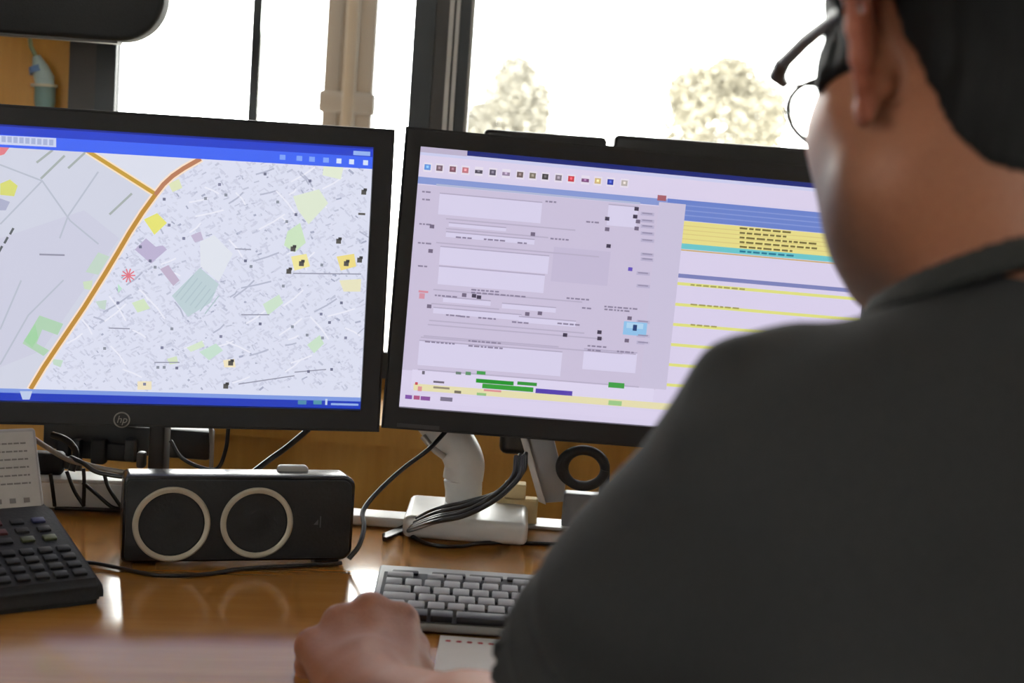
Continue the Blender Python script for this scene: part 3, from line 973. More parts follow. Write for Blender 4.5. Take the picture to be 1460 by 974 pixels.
Rs = Matrix.Rotation(sy, 3, 'Z')
for cx, cy, rpx in ((244.5, 747, 53), (366, 745, 51)):
    d = ray(cx, cy); n = np.array(Rs @ Vector((0, -1, 0)))
    t = ((np.array(spk.location) - CAM) @ n) / (d @ n)
    lc = Rs.transposed() @ (Vector(CAM + d * t) - spk.location)
    ro = .0385 * rpx / 52
    MM = Matrix.Translation((lc.x, -.001, lc.z)) @ Matrix.Rotation(radians(90), 4, 'X')
    MB().lathe([(ro - .0058, -.001), (ro - .0058, .0022), (ro - .004, .0034), (ro - .0015, .0034), (ro, .0020), (ro, -.001)], 48, MM, True).build('trim_ring', BEIGE_RING, spk, 40)
    dr = MB().lathe([(ro - .0058, .0004), (ro - .007, .0016), (ro - .010, .0014), (ro * .6, .0006), (ro * .35, .0004), (ro * .3, .0012), (.001, .0022)], 40, MM).build('driver', BLACK_MATT, spk, 40)
d = ray(452, 744); t = ((np.array(spk.location) - CAM) @ n) / (d @ n)
lc = Rs.transposed() @ (Vector(CAM + d * t) - spk.location)
MB().add([(lc.x - .004, -.0014, lc.z - .003), (lc.x + .001, -.0014, lc.z - .003), (lc.x + .001, -.0014, lc.z + .003)], [(0, 1, 2)]).box((lc.x + .003, -.0016, lc.z - .006), (lc.x + .004, -.001, lc.z + .006)).build('emblem', mat('emblem_grey', (0.09, 0.09, 0.1), 0.4), spk)
tag(spk, 'wide black loudspeaker with two champagne-coloured driver rings', 'speaker')

# ================================================================== TELEPHONE
ph_yaw = radians(36)
pc = at_z(150, 862, DZ)                            # lower front right corner
phn = empty('desk_telephone', tuple(pc), ph_yaw)
PW, PD = .27, .165                                 # width to the left, depth
hf, hb = .022, .058
bm = bmesh.new()
prof = [(0, 0), (PD + .06, 0), (PD + .06, hb * .9), (PD, hb), (0.006, hf), (0, hf * .6)]
for s_ in (-PW, 0):
    for p in prof: bm.verts.new((s_, p[0], p[1]))
bm.verts.ensure_lookup_table()
n = len(prof)
bm.faces.new([bm.verts[i] for i in range(n)]); bm.faces.new([bm.verts[n + i] for i in range(n)][::-1])
for i in range(n):
    bm.faces.new((bm.verts[i], bm.verts[n + i], bm.verts[n + (i + 1) % n], bm.verts[(i + 1) % n]))
bmesh.ops.recalc_face_normals(bm, faces=bm.faces)
bmesh.ops.bevel(bm, geom=list(bm.edges), offset=.006, segments=3, affect='EDGES')
me = bpy.data.meshes.new('body'); bm.to_mesh(me); bm.free(); smooth(me, 35)
link('body', me, phn, BLACK_MATT)
# raised display unit with a pale label card
slope = math.atan2(hb - hf, PD)
disp = Matrix.Translation((0, PD - .004, hb - .014)) @ Matrix.Rotation(radians(-28), 4, 'X')
dp = rbox('display_unit', (-PW, 0, 0), (-.006, .018, .098), .004, mat('grey_phone_plastic', (0.30, 0.28, 0.27), 0.5), phn)
dp.data.transform(disp)
card = MB().box((-PW + .02, -.0012, .010), (-.010, .0005, .093), disp).build('label_card', mat('pale_card', (0.42, 0.39, 0.37), 0.6), dp)
tl = MB()
rt = random.Random(3)
for i in range(6):
    z = .080 - i * .0085
    x = -.048
    while x < -.018:
        l_ = rt.uniform(.003, .007)
        tl.box((x, -.0016, z), (min(x + l_, -.018), -.0012, z + .0016), disp); x += l_ + .0012
tl.build('label_print', mat('card_print', (0.16, 0.145, 0.14), 0.6), dp)
MB().box((-.16, -.002, .026), (-.066, -.001, .084), disp).build('lcd_window', mat('lcd_dark', (0.10, 0.09, 0.085), 0.3), dp)
for i in range(3):
    MB().box((-.055 + i * .014, -.0016, .018), (-.049 + i * .014, -.001, .023), disp).build('marker', MATS['card_print'], dp)
# keys on the slope
key_me = rbox_mesh('key', (-.0065, -.005, 0), (.0065, .005, .004), .0015, 2)
KM = Matrix.Translation((0, 0, hf)) @ Matrix.Rotation(slope, 4, 'X')
KEYD = mat('phone_key_black', (0.013, 0.013, 0.014), 0.6)
kcols = {'red': mat('phone_key_red', (0.10, 0.02, 0.02), 0.5), 'blue': mat('phone_key_blue', (0.03, 0.035, 0.10), 0.5), 'green': mat('phone_key_green', (0.07, 0.08, 0.03), 0.5), 'sil': mat('phone_key_silver', (0.45, 0.44, 0.43), 0.4), 'dk': KEYD}
kmesh = {}
def pkey(x, y, kind, sx=1.0):
    if kind not in kmesh:
        kmesh[kind] = key_me.copy(); kmesh[kind].materials.append(kcols[kind])
    o = bpy.data.objects.new('key', kmesh[kind]); COL.objects.link(o); o.parent = phn
    o.matrix_local = KM @ Matrix.Translation((x, y, -.0019)) @ Matrix.Diagonal((sx, 1, 1, 1))
for r_ in range(4):
    for c_ in range(12):
        pkey(-.018 - c_ * .0175, .022 + r_ * .0165, 'dk')
for r_, row in enumerate((['green', 'green', 'dk', 'sil'], ['dk', 'dk', 'red', 'dk'], ['blue', 'dk', 'red', 'sil'])):
    for c_, kd in enumerate(row):
        pkey(-.024 - c_ * .021, .096 + r_ * .019, kd, 1.25 if kd == 'sil' else 1.0)
    for c_ in range(6):
        pkey(-.115 - c_ * .021, .096 + r_ * .019, 'dk')
tag(phn, 'black office desk telephone with a raised pale label display', 'telephone')

# ================================================================== KEYBOARD
kb = empty('keyboard', (-.114, 1.252, DZ), radians(1.5))
KW, KD = .445, .150
tilt = Matrix.Rotation(radians(4.5), 4, 'X')
cs = rbox('case', (0, 0, .002), (KW, KD, .010), .003, mat('keyboard_silver', (0.27, 0.28, 0.29), 0.45, 0.1), kb)
cs.data.transform(tilt)
o = rbox('key_well', (.006, .003, .0095), (KW - .006, KD - .022, .0108), .0005, mat('key_well_dark', (0.05, 0.055, 0.06), 0.6), kb, 1)
o.data.transform(tilt)
KG = mat('grey_keycap', (0.31, 0.32, 0.34), 0.5, var=0.04)
KB = mat('black_keycap', (0.02, 0.022, 0.026), 0.45)
kmeshes = {}
def kkey(x, y, w_, mt, h_=.0165, hgt=.0065):
    key = (round(w_, 4), mt.name, h_)
    if key not in kmeshes:
        me_ = rbox_mesh('key', (0, 0, 0), (w_, h_, hgt), .0014, 2)
        me_.materials.append(mt); kmeshes[key] = me_
    q_ = bpy.data.objects.new('key', kmeshes[key]); COL.objects.link(q_); q_.parent = kb
    q_.matrix_local = tilt @ Matrix.Translation((x, y - .003, .0103))
P_ = .019
rows = [(.008, [1.25, 1.25, 1.25, 6, 1.25, 1.25, 1.25, 1.25], KB), (.0275, [1.3] + [1] * 11 + [2.7], KG), (.0465, [1.8] + [1] * 11 + [2.2], KG), (.0655, [1.5] + [1] * 12 + [1.5], KG), (.0845, [1] * 13 + [2], KG)]
for y, ws, mt in rows:
    x = .010
    for w_ in ws:
        kkey(x, y, w_ * P_ - .003, mt); x += w_ * P_
    for j in range(6):
        kkey(x + .012 + j * P_, y, P_ - .003, mt)
x = .010
for w_ in [1.5, .6, 1, 1, 1, 1, .5, 1, 1, 1, 1, .5, 1, 1, 1, 1]:
    if w_ >= 1: kkey(x, .1065, w_ * P_ - .0025, KG, .012)
    x += w_ * P_
x = .014
for w_, g in ((1.5, .6), (1.9, .1), (1.9, .1), (1.7, .3), (1.0, .4), (1.9, .1), (1.9, .5), (3, 0)):
    kkey(x, .124, w_ * P_ - .002, KB, .009, .003); x += (w_ + g) * P_
for sx in (.03, KW - .06):
    rbox('foot', (sx, KD - .02, 0), (sx + .03, KD - .005, .012), .001, BLACK_MATT, kb, 1)
    rbox('foot', (sx, .006, 0), (sx + .03, .016, .004), .001, BLACK_MATT, kb, 1)
tag(kb, 'silver computer keyboard with grey keys right of the fist', 'keyboard')

# paper in front of the keyboard
pp = empty('paper_sheet', (-.046, 1.045, DZ))
MB().box((0, -.09, .0005), (.21, .207, .0012)).build('sheet', mat('white_paper', (0.78, 0.78, 0.78), 0.7, var=0.01), pp)
pm_ = MB()
for i in range(19):
    x = .008 + i * .0098
    for a in (0, 60, 120):
        R_ = Matrix.Translation((x, .192, .0013)) @ Matrix.Rotation(radians(a), 4, 'Z')
        pm_.box((-.0028, -.0008, 0), (.0028, .0008, .0001), R_)
pm_.build('red_print', mat('red_ink', (0.55, 0.05, 0.08), 0.6), pp)
tag(pp, 'white paper sheet with a row of red marks below the keyboard', 'paper')

# ================================================================== CABLES
Z0 = DZ + .003
cable([at_z(497, 797, DZ + .006), at_y(512, 778, 1.475), at_y(519, 752, 1.50), at_y(518, 728, 1.53), at_y(540, 700, 1.56), at_y(575, 668, 1.59), at_y(612, 640, 1.615), at_y(640, 610, 1.64)], .0028, 'black cable rising from loudspeaker to the white arm', CABLE)
for i, (dx, dy, yy) in enumerate(((0, 0, 1.56), (5, 6, 1.545), (-6, 9, 1.535), (8, -6, 1.575), (2, 13, 1.53))):
    cable([at_y(742 + dx, 648 + dy * .3, yy + .045), at_y(737 + dx, 676 + dy * .4, yy + .02), at_y(706 + dx, 704 + dy * .6, yy), at_y(662 + dx * .5, 722 + dy, yy - .015), at_y(618, 733 + dy * .9, yy - .02), at_z(575, 754 + dy * .4, Z0), at_z(548, 765 + dy * .3, Z0)], .0028,
          'black cable in the bundle drooping across the white arm base, ' + ('second from top', 'third from top', 'fourth from top', 'topmost', 'lowest')[i], CABLE, group='bundled black cables')
cable([at_z(575, 757, Z0), at_z(612, 776, Z0 - .0008), at_z(655, 779, Z0 - .0008), at_z(690, 774, Z0 - .0008), at_z(740, 774, Z0 - .0008), at_z(800, 776, Z0 - .0008)], .0022, 'thin black cable lying on the desk before the arm base')
cable([at_z(110, 801, Z0), at_z(140, 804, Z0), at_z(175, 811, Z0), at_z(225, 820, Z0), at_z(290, 819, Z0), at_z(345, 811, Z0), at_z(420, 807, Z0), at_z(487, 803, Z0)], .0022, 'thin black cable lying along the front of the loudspeaker')
# light and dark cords by the telephone
cable([at_y(46, 624, 1.49), at_y(70, 640, 1.51), at_y(98, 656, 1.52), at_y(122, 662, 1.53), at_y(150, 669, 1.53), at_y(186, 675, 1.53)], .0030, 'grey cord sagging from the telephone to the loudspeaker', CABLE_GREY)
cable([at_y(100, 652, 1.525), at_y(118, 660, 1.52), at_y(135, 672, 1.52), at_y(160, 678, 1.52), at_y(186, 681, 1.52)], .0026, 'black cord just below the sagging grey cord')
cfr = at_z(100, 727, DZ)[1] - .006
def wall_cord(pts, lab):
    cable([at_y(x, y, cfr) for x, y in pts] , .0023, lab, CABLE, group='black cords hanging before the white box')
wall_cord([(72, 676), (74, 690), (78, 722)], 'black cord hanging upright at the telephone end of the white box')
wall_cord([(95, 672), (106, 700), (120, 722)], 'black slanting cord second from the telephone')
wall_cord([(119, 668), (120, 690), (119, 722)], 'black upright cord at the middle of the white box')
wall_cord([(118, 688), (138, 705), (158, 722), (172, 726)], 'black cord slanting flat across the white box')
wall_cord([(148, 674), (155, 696), (172, 722)], 'black slanting cord nearest the loudspeaker')
cable([at_z(78, 725, Z0), at_z(120, 726, Z0), at_z(172, 728, Z0), at_z(200, 729, Z0)], .0024, 'black cord lying along the foot of the white box')
cable([at_y(360, 674, 1.58), at_y(385, 655, 1.60), at_y(410, 637, 1.61), at_y(440, 612, 1.62)], .0034, 'black cable rising behind the loudspeaker to the map monitor')
cable([at_y(243, 628, 1.62), at_y(258, 652, 1.62), at_y(285, 666, 1.62), at_y(310, 668, 1.62), at_y(322, 640, 1.62), at_y(326, 606, 1.62)], .0024, 'thin black cable looping behind the loudspeaker under the map monitor')
cable([at_y(300, 605, 1.66), at_y(302, 640, 1.66), at_y(300, 690, 1.66)], .0026, 'thin grey cord hanging straight behind the loudspeaker', CABLE_GREY)
cable([at_y(75, 620, 1.55), at_y(95, 628, 1.54), at_y(108, 645, 1.545), at_y(102, 672, 1.54)], .004, 'black plug lead curling above the power adapter')

# ================================================================== LAMP AND BOTTLE, upper left
LY = 1.95
lamp = empty('hanging_lamp', (at_y(60, 30, LY)[0] - .05, LY, at_y(60, 56, LY)[2]))
def lp_(x, y): 
    q_ = at_y(x, y, LY); return (float(q_[0] - lamp.location.x), float(q_[2] - lamp.location.z))
br_ = lp_(236, 60); rl = lp_(236, 0)
x1 = br_[0]; zb = lp_(170, 60)[1]
prism('shade', rrect(-.22, zb, x1, zb + .115, (.062, .045, .045, .062), 10), -.02, .02, BLACK_MATT, lamp, 'y', .008, 4)
prism('diffuser', rrect(-.16, zb - .003, x1 - .062, zb + .01, .002, 2), -.012, .012, mat('lamp_diffuser', (0.09, 0.09, 0.09), 0.5), lamp, 'y', .001, 1)
MB().tube([(-.05, 0, zb + .11), (-.05, 0, RZ - lamp.location.z)], .012, 12).build('rod', BLACK, lamp, 50)
tag(lamp, 'black rounded lamp housing hanging at the upper left corner', 'lamp')

WYF = RY1 - .002
hb_ = empty('hanging_bottle', tuple(at_y(64, 143, WYF - .02)))
def bl(x, y): return L3(hb_, at_y(x, y, WYF - .02))
PALE = mat('pale_blue_plastic', (0.50, 0.66, 0.66), 0.35); TEAL = mat('teal_plastic', (0.20, 0.34, 0.33), 0.4); BLUE = mat('blue_label', (0.18, 0.30, 0.55), 0.5)
MB().tube([bl(52, 80), bl(57, 96), bl(63, 112), bl(65, 124)], [.006, .013, .016, .014], 16).build('bottle_body', PALE, hb_, 50)
MB().tube([bl(64, 122), bl(64, 125), bl(64, 145), bl(64, 165)], [.016, .0165, .0165, .013], 16).build('bottle_base', TEAL, hb_, 50)
MB().tube([bl(63, 120), bl(63, 124)], [.021, .021], 16).build('bottle_collar', mat('cream_plastic', (0.72, 0.70, 0.58), 0.5), hb_, 50)
MB().tube([bl(53, 94), bl(56, 103)], [.0135, .0155], 16).build('bottle_label', BLUE, hb_, 50)
MB().tube([bl(42, 50), bl(44, 66), bl(52, 82)], .0035, 8).build('hanging_cord', mat('green_cord', (0.30, 0.38, 0.22), 0.6), hb_, 50)
tag(hb_, 'small pale blue bottle with teal base hanging on ochre wall', 'bottle')

# ================================================================== THE PERSON
class Field:
    """signed distance samples on a grid; pieces are blended in and the zero surface becomes one mesh"""
    def __init__(s, lo, hi, h):
        s.lo = np.array(lo, 'f'); s.h = h
        s.n = [int(math.ceil((hi[i] - lo[i]) / h)) + 1 for i in range(3)]
        s.D = np.full(s.n, .06, 'f')
        s.ax = [(s.lo[i] + np.arange(s.n[i]) * h).astype('f') for i in range(3)]

    def region(s, lo, hi):
        sl = []
        for i in range(3):
            a_ = max(0, int((lo[i] - s.lo[i]) / s.h)); b_ = min(s.n[i], int((hi[i] - s.lo[i]) / s.h) + 2)
            if b_ <= a_: return None, None
            sl.append(slice(a_, b_))
        x = s.ax[0][sl[0]][:, None, None]; y = s.ax[1][sl[1]][None, :, None]; z = s.ax[2][sl[2]][None, None, :]
        return tuple(sl), (x, y, z)

    def blend(s, fn, lo, hi, k, sub=False, pad=.05):
        sl, P = s.region([v - pad for v in lo], [v + pad for v in hi])
        if sl is None: return
        d = fn(*P).astype('f'); A = s.D[sl]
        if sub:
            d = -d
            h_ = np.maximum(k - np.abs(A - d), 0) / k
            s.D[sl] = np.maximum(A, d) + h_ * h_ * k / 4
        else:
            h_ = np.maximum(k - np.abs(A - d), 0) / k
            s.D[sl] = np.minimum(A, d) - h_ * h_ * k / 4

    def cone(s, a, b, ra, rb, k=.02, sub=False):
        a = np.array(a, 'f'); b = np.array(b, 'f'); ba = b - a; L2 = float(ba @ ba) + 1e-12
        def fn(x, y, z):
            t = np.clip(((x - a[0]) * ba[0] + (y - a[1]) * ba[1] + (z - a[2]) * ba[2]) / L2, 0, 1)
            return np.sqrt((x - a[0] - ba[0] * t) ** 2 + (y - a[1] - ba[1] * t) ** 2 + (z - a[2] - ba[2] * t) ** 2) - (ra + (rb - ra) * t)
        r = max(ra, rb)
        s.blend(fn, np.minimum(a, b) - r, np.maximum(a, b) + r, k, sub)

    def chain(s, pts, rad, k=.012):
        for i in range(len(pts) - 1):
            s.cone(pts[i], pts[i + 1], rad[i], rad[i + 1], k)

    def ell(s, c, r, R=None, k=.02, sub=False):
        c = np.array(c, 'f'); r = np.array(r, 'f'); R = np.eye(3) if R is None else np.array(R)
        def fn(x, y, z):
            dx, dy, dz = x - c[0], y - c[1], z - c[2]
            q = [(dx * R[0, i] + dy * R[1, i] + dz * R[2, i]) for i in range(3)]
            k0 = np.sqrt(sum((q[i] / r[i]) ** 2 for i in range(3)))
            k1 = np.sqrt(sum((q[i] / r[i] ** 2) ** 2 for i in range(3))) + 1e-6
            return k0 * (k0 - 1) / k1
        m_ = float(max(r))
        s.blend(fn, c - m_, c + m_, k, sub)

    def mesh(s):
        """naive surface nets"""
        D = s.D; I = D < 0
        nx, ny, nz = D.shape
        cnt = np.zeros((nx - 1, ny - 1, nz - 1), np.int8)
        for dx in (0, 1):
            for dy in (0, 1):
                for dz in (0, 1):
                    cnt += I[dx:nx - 1 + dx, dy:ny - 1 + dy, dz:nz - 1 + dz]
        act = (cnt > 0) & (cnt < 8)
        C = np.argwhere(act)
        idx = np.full(act.shape, -1, np.int32); idx[act] = np.arange(len(C))
        corner = np.array([(a, b_, c_) for a in (0, 1) for b_ in (0, 1) for c_ in (0, 1)])
        vals = np.stack([D[C[:, 0] + o_[0], C[:, 1] + o_[1], C[:, 2] + o_[2]] for o_ in corner], 1)
        acc = np.zeros((len(C), 3)); num = np.zeros(len(C))
        for i in range(8):
            for j in range(i + 1, 8):
                if np.abs(corner[i] - corner[j]).sum() != 1: continue
                a_, b_ = vals[:, i], vals[:, j]
                cr = (a_ < 0) != (b_ < 0)
                t = np.where(cr, a_ / np.where(cr, a_ - b_, 1), 0)
                p = corner[i] + t[:, None] * (corner[j] - corner[i])
                acc += np.where(cr[:, None], p, 0); num += cr
        V = s.lo + (C + acc / num[:, None]) * s.h
        Fs = []
        for ax in range(3):
            o1 = [0, 0, 0]; o1[ax] = 1
            A = I[:nx - o1[0], :ny - o1[1], :nz - o1[2]]; B = I[o1[0]:, o1[1]:, o1[2]:]
            E_ = np.argwhere(A != B)
            u, w_ = (ax + 1) % 3, (ax + 2) % 3
            ok = (E_[:, u] > 0) & (E_[:, w_] > 0) & (E_[:, u] < D.shape[u] - 1) & (E_[:, w_] < D.shape[w_] - 1)
            E_ = E_[ok]
            eu = np.zeros(3, int); eu[u] = 1; ew = np.zeros(3, int); ew[w_] = 1
            q = [E_ - eu - ew, E_ - ew, E_, E_ - eu]
            q = np.stack([idx[p[:, 0], p[:, 1], p[:, 2]] for p in q], 1)
            flip = ~A[E_[:, 0], E_[:, 1], E_[:, 2]]
            q[flip] = q[flip][:, ::-1]
            Fs.append(q)
        F_ = np.concatenate(Fs)
        return V, F_[(F_ >= 0).all(1)]

    def build(s, name, material, parent, colour=None, relax=1):
        V, F_ = s.mesh()
        for _ in range(relax):                       # light smoothing along the faces' edges
            S = np.zeros_like(V); N = np.zeros(len(V))
            for i in range(4):
                a_, b_ = F_[:, i], F_[:, (i + 1) % 4]
                for ax in range(3):
                    S[:, ax] += np.bincount(a_, V[b_, ax], len(V)) + np.bincount(b_, V[a_, ax], len(V))
                N += np.bincount(a_, minlength=len(V)) + np.bincount(b_, minlength=len(V))
            V = V + .5 * (S / np.maximum(N, 1)[:, None] - V)
        me_ = bpy.data.meshes.new(name)
        me_.vertices.add(len(V)); me_.vertices.foreach_set('co', V.astype('f').ravel())
        me_.loops.add(F_.size); me_.loops.foreach_set('vertex_index', F_.astype(np.int32).ravel())
        me_.polygons.add(len(F_))
        me_.polygons.foreach_set('loop_start', np.arange(0, F_.size, 4, dtype=np.int32))
        me_.update(calc_edges=True)
        me_.validate()
        me_.polygons.foreach_set('use_smooth', [True] * len(me_.polygons))
        if colour is not None:
            at = me_.color_attributes.new('Skin', 'FLOAT_COLOR', 'POINT')
            c_ = np.ones((len(V), 4), 'f'); c_[:, :3] = colour(V)
            at.data.foreach_set('color', c_.ravel())
        return link(name, me_, parent, material)


# joints, in metres
HC = np.array([.240, .752, 1.241])                     # middle of the head at eye level
RH = np.array(Matrix.Rotation(radians(12), 3, 'Z') @ Matrix.Rotation(radians(-12), 3, 'X') @ Matrix.Rotation(radians(-2), 3, 'Y'))
BYAW = radians(13)
RB = np.array(Matrix.Rotation(BYAW, 3, 'Z') @ Matrix.Rotation(radians(-8), 3, 'X'))
SHL = np.array([.133, .676, 1.013])
CB = SHL + np.array([.165 * cos(BYAW), .165 * sin(BYAW), .014])
SHR = SHL + 2 * (CB - SHL)
ELL = np.array([.026, .826, .800]); WRL = np.array([-.085, 1.022, .764]); KNL = np.array([-.112, 1.124, .779])
ELR = np.array([.56, .80, .80]); WRR = np.array([.43, 1.03, .772]); KNR = np.array([.41, 1.12, .772])
H = lambda *p: HC + RH @ np.array(p)
B = lambda *p: CB + RB @ np.array(p)

person = empty('person', (.30, .62, 0.0))
P0 = np.array(person.location)


def torso(f, e=0.0):
    f.ell(B(0, -.012, -.13), (.168 + e, .108 + e, .19 + e), RB, .05)
    f.cone(B(-.13, -.025, -.02), B(.13, -.025, -.02), .056 + e, .056 + e, .05)
    for s_ in (-1, 1):
        f.cone(B(0, -.03, .085), B(s_ * .12, -.028, .006), .052 + e, .040 + e, .05)
        f.ell(B(s_ * .075, -.055, -.09), (.085 + e, .05 + e, .11 + e), RB, .04)      # shoulder blades
    f.ell(B(0, .01, -.34), (.150 + e, .118 + e, .18 + e), RB, .07)
    f.ell(B(0, -.03, -.50), (.170 + e, .118 + e, .11 + e), RB, .06)


def arms(f):
    for S_, E_, W_ in ((SHL, ELL, WRL), (SHR, ELR, WRR)):
        f.cone(S_, S_ + (E_ - S_) * .35, .054, .049, .04)
        f.cone(S_ + (E_ - S_) * .3, E_, .049, .043, .03)
        m_ = E_ + (W_ - E_) * .3
        f.cone(E_, m_, .043, .046, .02); f.cone(m_, W_, .046, .029, .02)


def hand(f, W_, K_, side, curl, sc_):
    """palm, four unequal fingers bent at the knuckles, thumb leaving the palm's side"""
    fw = (K_ - W_) / np.linalg.norm(K_ - W_)
    sd = np.cross(fw, (0, 0, 1.0)); sd /= np.linalg.norm(sd); sd = sd * side
    up2 = np.cross(sd, fw) * side
    q = lambda l, fwd_, u: W_ + (sd * l + fw * fwd_ + up2 * u) * sc_
    kn = [(.032, .094, .010), (.011, .099, .015), (-.011, .094, .009), (-.031, .085, -.004)]
    ln_ = [(.043, .026, .021), (.047, .029, .022), (.044, .027, .021), (.034, .021, .019)]
    rd = [(.0145, .0105, .0092, .0082), (.0150, .0108, .0094, .0083), (.0140, .0102, .0090, .0080), (.0130, .0092, .0082, .0074)]
    f.cone(W_ - fw * .02, q(0, .03, 0), .029, .029 * sc_, .02)
    f.ell(q(0, .055, -.004), (.036 * sc_, .043 * sc_, .017 * sc_), np.stack([sd, fw, up2], 1), .02)
    for (l, fo, u), L_, r_ in zip(kn, ln_, rd):
        f.cone(q(l * .55, .015, 0), q(l, fo, u), .017 * sc_, r_[0] * sc_, .009)
        p = np.array((l, fo, u)); pts = [p]; a_ = curl[0]
        for j in range(3):
            p = p + np.array((l * .10 * (-1 if j else 1) * .3, cos(a_), -sin(a_))) * np.array((1, L_[j], L_[j])) * np.array((.1, 1, 1))
            pts.append(p); a_ += curl[j + 1] if j < 2 else 0
        f.chain([q(*t_) for t_ in pts], [v * sc_ for v in r_], .006)
    th = [(.022, .020, -.010), (.037, .048, -.006), (.0405, .078, -.002), (.034, .104, -.008)]
    f.chain([q(*t_) for t_ in th], [.018 * sc_, .0138 * sc_, .0118 * sc_, .0095 * sc_], .005)


def head(f):
    f.ell(H(0, -.018, .032), (.0765, .098, .086), RH, .03)
    f.ell(H(0, .034, -.042), (.071, .062, .082), RH, .03)
    f.cone(H(0, .072, -.098), H(0, .060, -.094), .021, .026, .03)
    for s_ in (-1, 1):
        f.cone(H(s_ * .062, .004, -.066), H(s_ * .030, .062, -.108), .020, .020, .03)
        f.cone(H(s_ * .054, .058, -.028), H(s_ * .066, .015, -.018), .018, .015, .03)
        f.cone(H(s_ * .018, .084, .020), H(s_ * .045, .074, .018), .012, .010, .02)
    for s_ in (-1, 1):
        f.ell(H(s_ * .033, .098, -.001), (.017, .014, .012), RH, .014, True)
    f.cone(H(0, .094, .004), H(0, .116, -.036), .008, .0125, .012)
    for s_ in (-1, 1): f.ell(H(s_ * .011, .104, -.040), (.008, .010, .007), RH, .008)
    for s_ in (-1, 1): f.ell(H(s_ * .042, .030, -.062), (.025, .038, .046), RH, .035)
    f.ell(H(0, .091, -.067), (.024, .012, .006), RH, .006); f.ell(H(0, .090, -.077), (.021, .012, .007), RH, .006)
    # neck
    f.cone(H(0, -.022, -.055), B(0, -.030, .03), .056, .062, .04)
    f.cone(H(0, -.055, -.05), B(0, -.055, .05), .040, .050, .04)
    # ears: plate, rim, lobe
    for s_ in (-1, 1):
        def e(y, z, o): return H(s_ * (.0775 + o - .50 * (y + .002)), y - .024, z - .008)
        f.cone(e(.006, .004, .0), e(-.004, -.016, .001), .010, .009, .008)
        rim = [(.010, .012, .004), (.010, .024, .008), (.001, .033, .012), (-.012, .033, .014), (-.021, .022, .014), (-.023, .006, .013), (-.019, -.008, .011), (-.012, -.019, .009), (-.004, -.028, .008)]
        for i in range(len(rim) - 1): f.cone(e(*rim[i]), e(*rim[i + 1]), .0036, .0036, .004)
        f.ell(e(-.008, .008, .005), (.0035, .018, .024), RH @ np.array(Matrix.Rotation(radians(s_ * 27), 3, 'Z')), .006)
        f.ell(e(-.002, -.029, .007), (.0052, .0085, .0088), RH, .006)


SKIN = np.array([.32, .125, .066]); STUB = np.array([.09, .052, .040]); EARC = np.array([.34, .080, .048]); LIP = np.array([.38, .13, .11]); NAIL = np.array([.55, .32, .26])


def skin_colour(V):
    q = (V - HC) @ RH
    c_ = np.tile(SKIN, (len(V), 1))
    x, y, z = q[:, 0], q[:, 1], q[:, 2]
    sm = lambda v, a_, b_: np.clip((v - a_) / (b_ - a_), 0, 1)
    beard = sm(y, -.02, .02) * sm(-z, .026, .060) * sm(.14 + z, 0, .02) * .85
    c_ = c_ * (1 - beard[:, None]) + STUB * beard[:, None]
    ear = (sm(np.abs(x), .080, .088) * sm(z, -.06, -.05) * sm(-z, -.04, -.03) * sm(.032 - np.abs(y + .028), 0, .008) * .6)
    c_ = c_ * (1 - ear[:, None]) + EARC * ear[:, None]
    lip = sm(y, .088, .094) * sm(.012 - np.abs(z + .072), 0, .004) * sm(.026 - np.abs(x), 0, .006)
    c_ = c_ * (1 - lip[:, None]) + LIP * lip[:, None]
    brow = sm(y, .070, .078) * sm(.006 - np.abs(z - .026), 0, .003) * sm(np.abs(x), .012, .018) * sm(.056 - np.abs(x), 0, .006)
    c_ = c_ * (1 - brow[:, None]) + np.array([.02, .015, .012]) * brow[:, None]
    return c_


def local(o):
    """shift a mesh built in world coordinates under the person's empty"""
    o.data.transform(Matrix.Translation(-Vector(P0)))
    return o


fb = Field((-.20, .50, .46), (.68, 1.22, 1.40), .0032)
torso(fb); arms(fb)
head(fb)
hand(fb, WRL, KNL, 1, (radians(50), radians(72), radians(48)), 1.12)
hand(fb, WRR, KNR, -1, (radians(12), radians(22), radians(18)), 1.05)
SKINM = attr_mat('skin', 'Skin', 0.48, sss=0.12, spec=0.4, bump=0.12, scale=350)
local(fb.build('body', SKINM, person, skin_colour))

# hair: a shell over the skull that ends along the hairline
fh = Field(HC - .16, HC + .16, .0028)
head(fh)
X_, Y_, Z_ = np.meshgrid(*[a - HC[i] for i, a in enumerate(fh.ax)], indexing='ij')
lx = X_ * RH[0, 0] + Y_ * RH[1, 0] + Z_ * RH[2, 0]; ly = X_ * RH[0, 1] + Y_ * RH[1, 1] + Z_ * RH[2, 1]; lz = X_ * RH[0, 2] + Y_ * RH[1, 2] + Z_ * RH[2, 2]
hl = np.interp(ly, [-.14, -.085, -.068, -.056, -.046, -.036, -.012, -.008, .030, .040, .060, .085, .12], [-.076, -.080, -.070, -.048, -.018, .024, .022, -.008, -.016, .014, .042, .064, .072])
strand = .0007 * np.sin(lx * 420 + 3 * np.sin(lz * 60)) * np.sin(lz * 150 + 2 * np.sin(ly * 90)) + .0006 * np.sin(ly * 330 + lz * 120)
thick = .0026 + .0105 * np.clip((lz + .03) / .09, 0, 1)
skull = fh.D - thick + strand
earzone = np.sqrt(((np.abs(lx) - .094) / .022) ** 2 + ((ly + .034) / .030) ** 2 + ((lz + .010) / .045) ** 2)
reg = np.maximum((hl - lz) * .7, (1 - earzone) * .015)
fh.D = np.maximum(skull, reg).astype('f')
HAIR = mat('dark_hair', (0.006, 0.0055, 0.0055), 0.65, var=0.4, scale=220, bump=0.5, stretch=(1, 1, .25), spec=0.2)
local(fh.build('hair', HAIR, person))

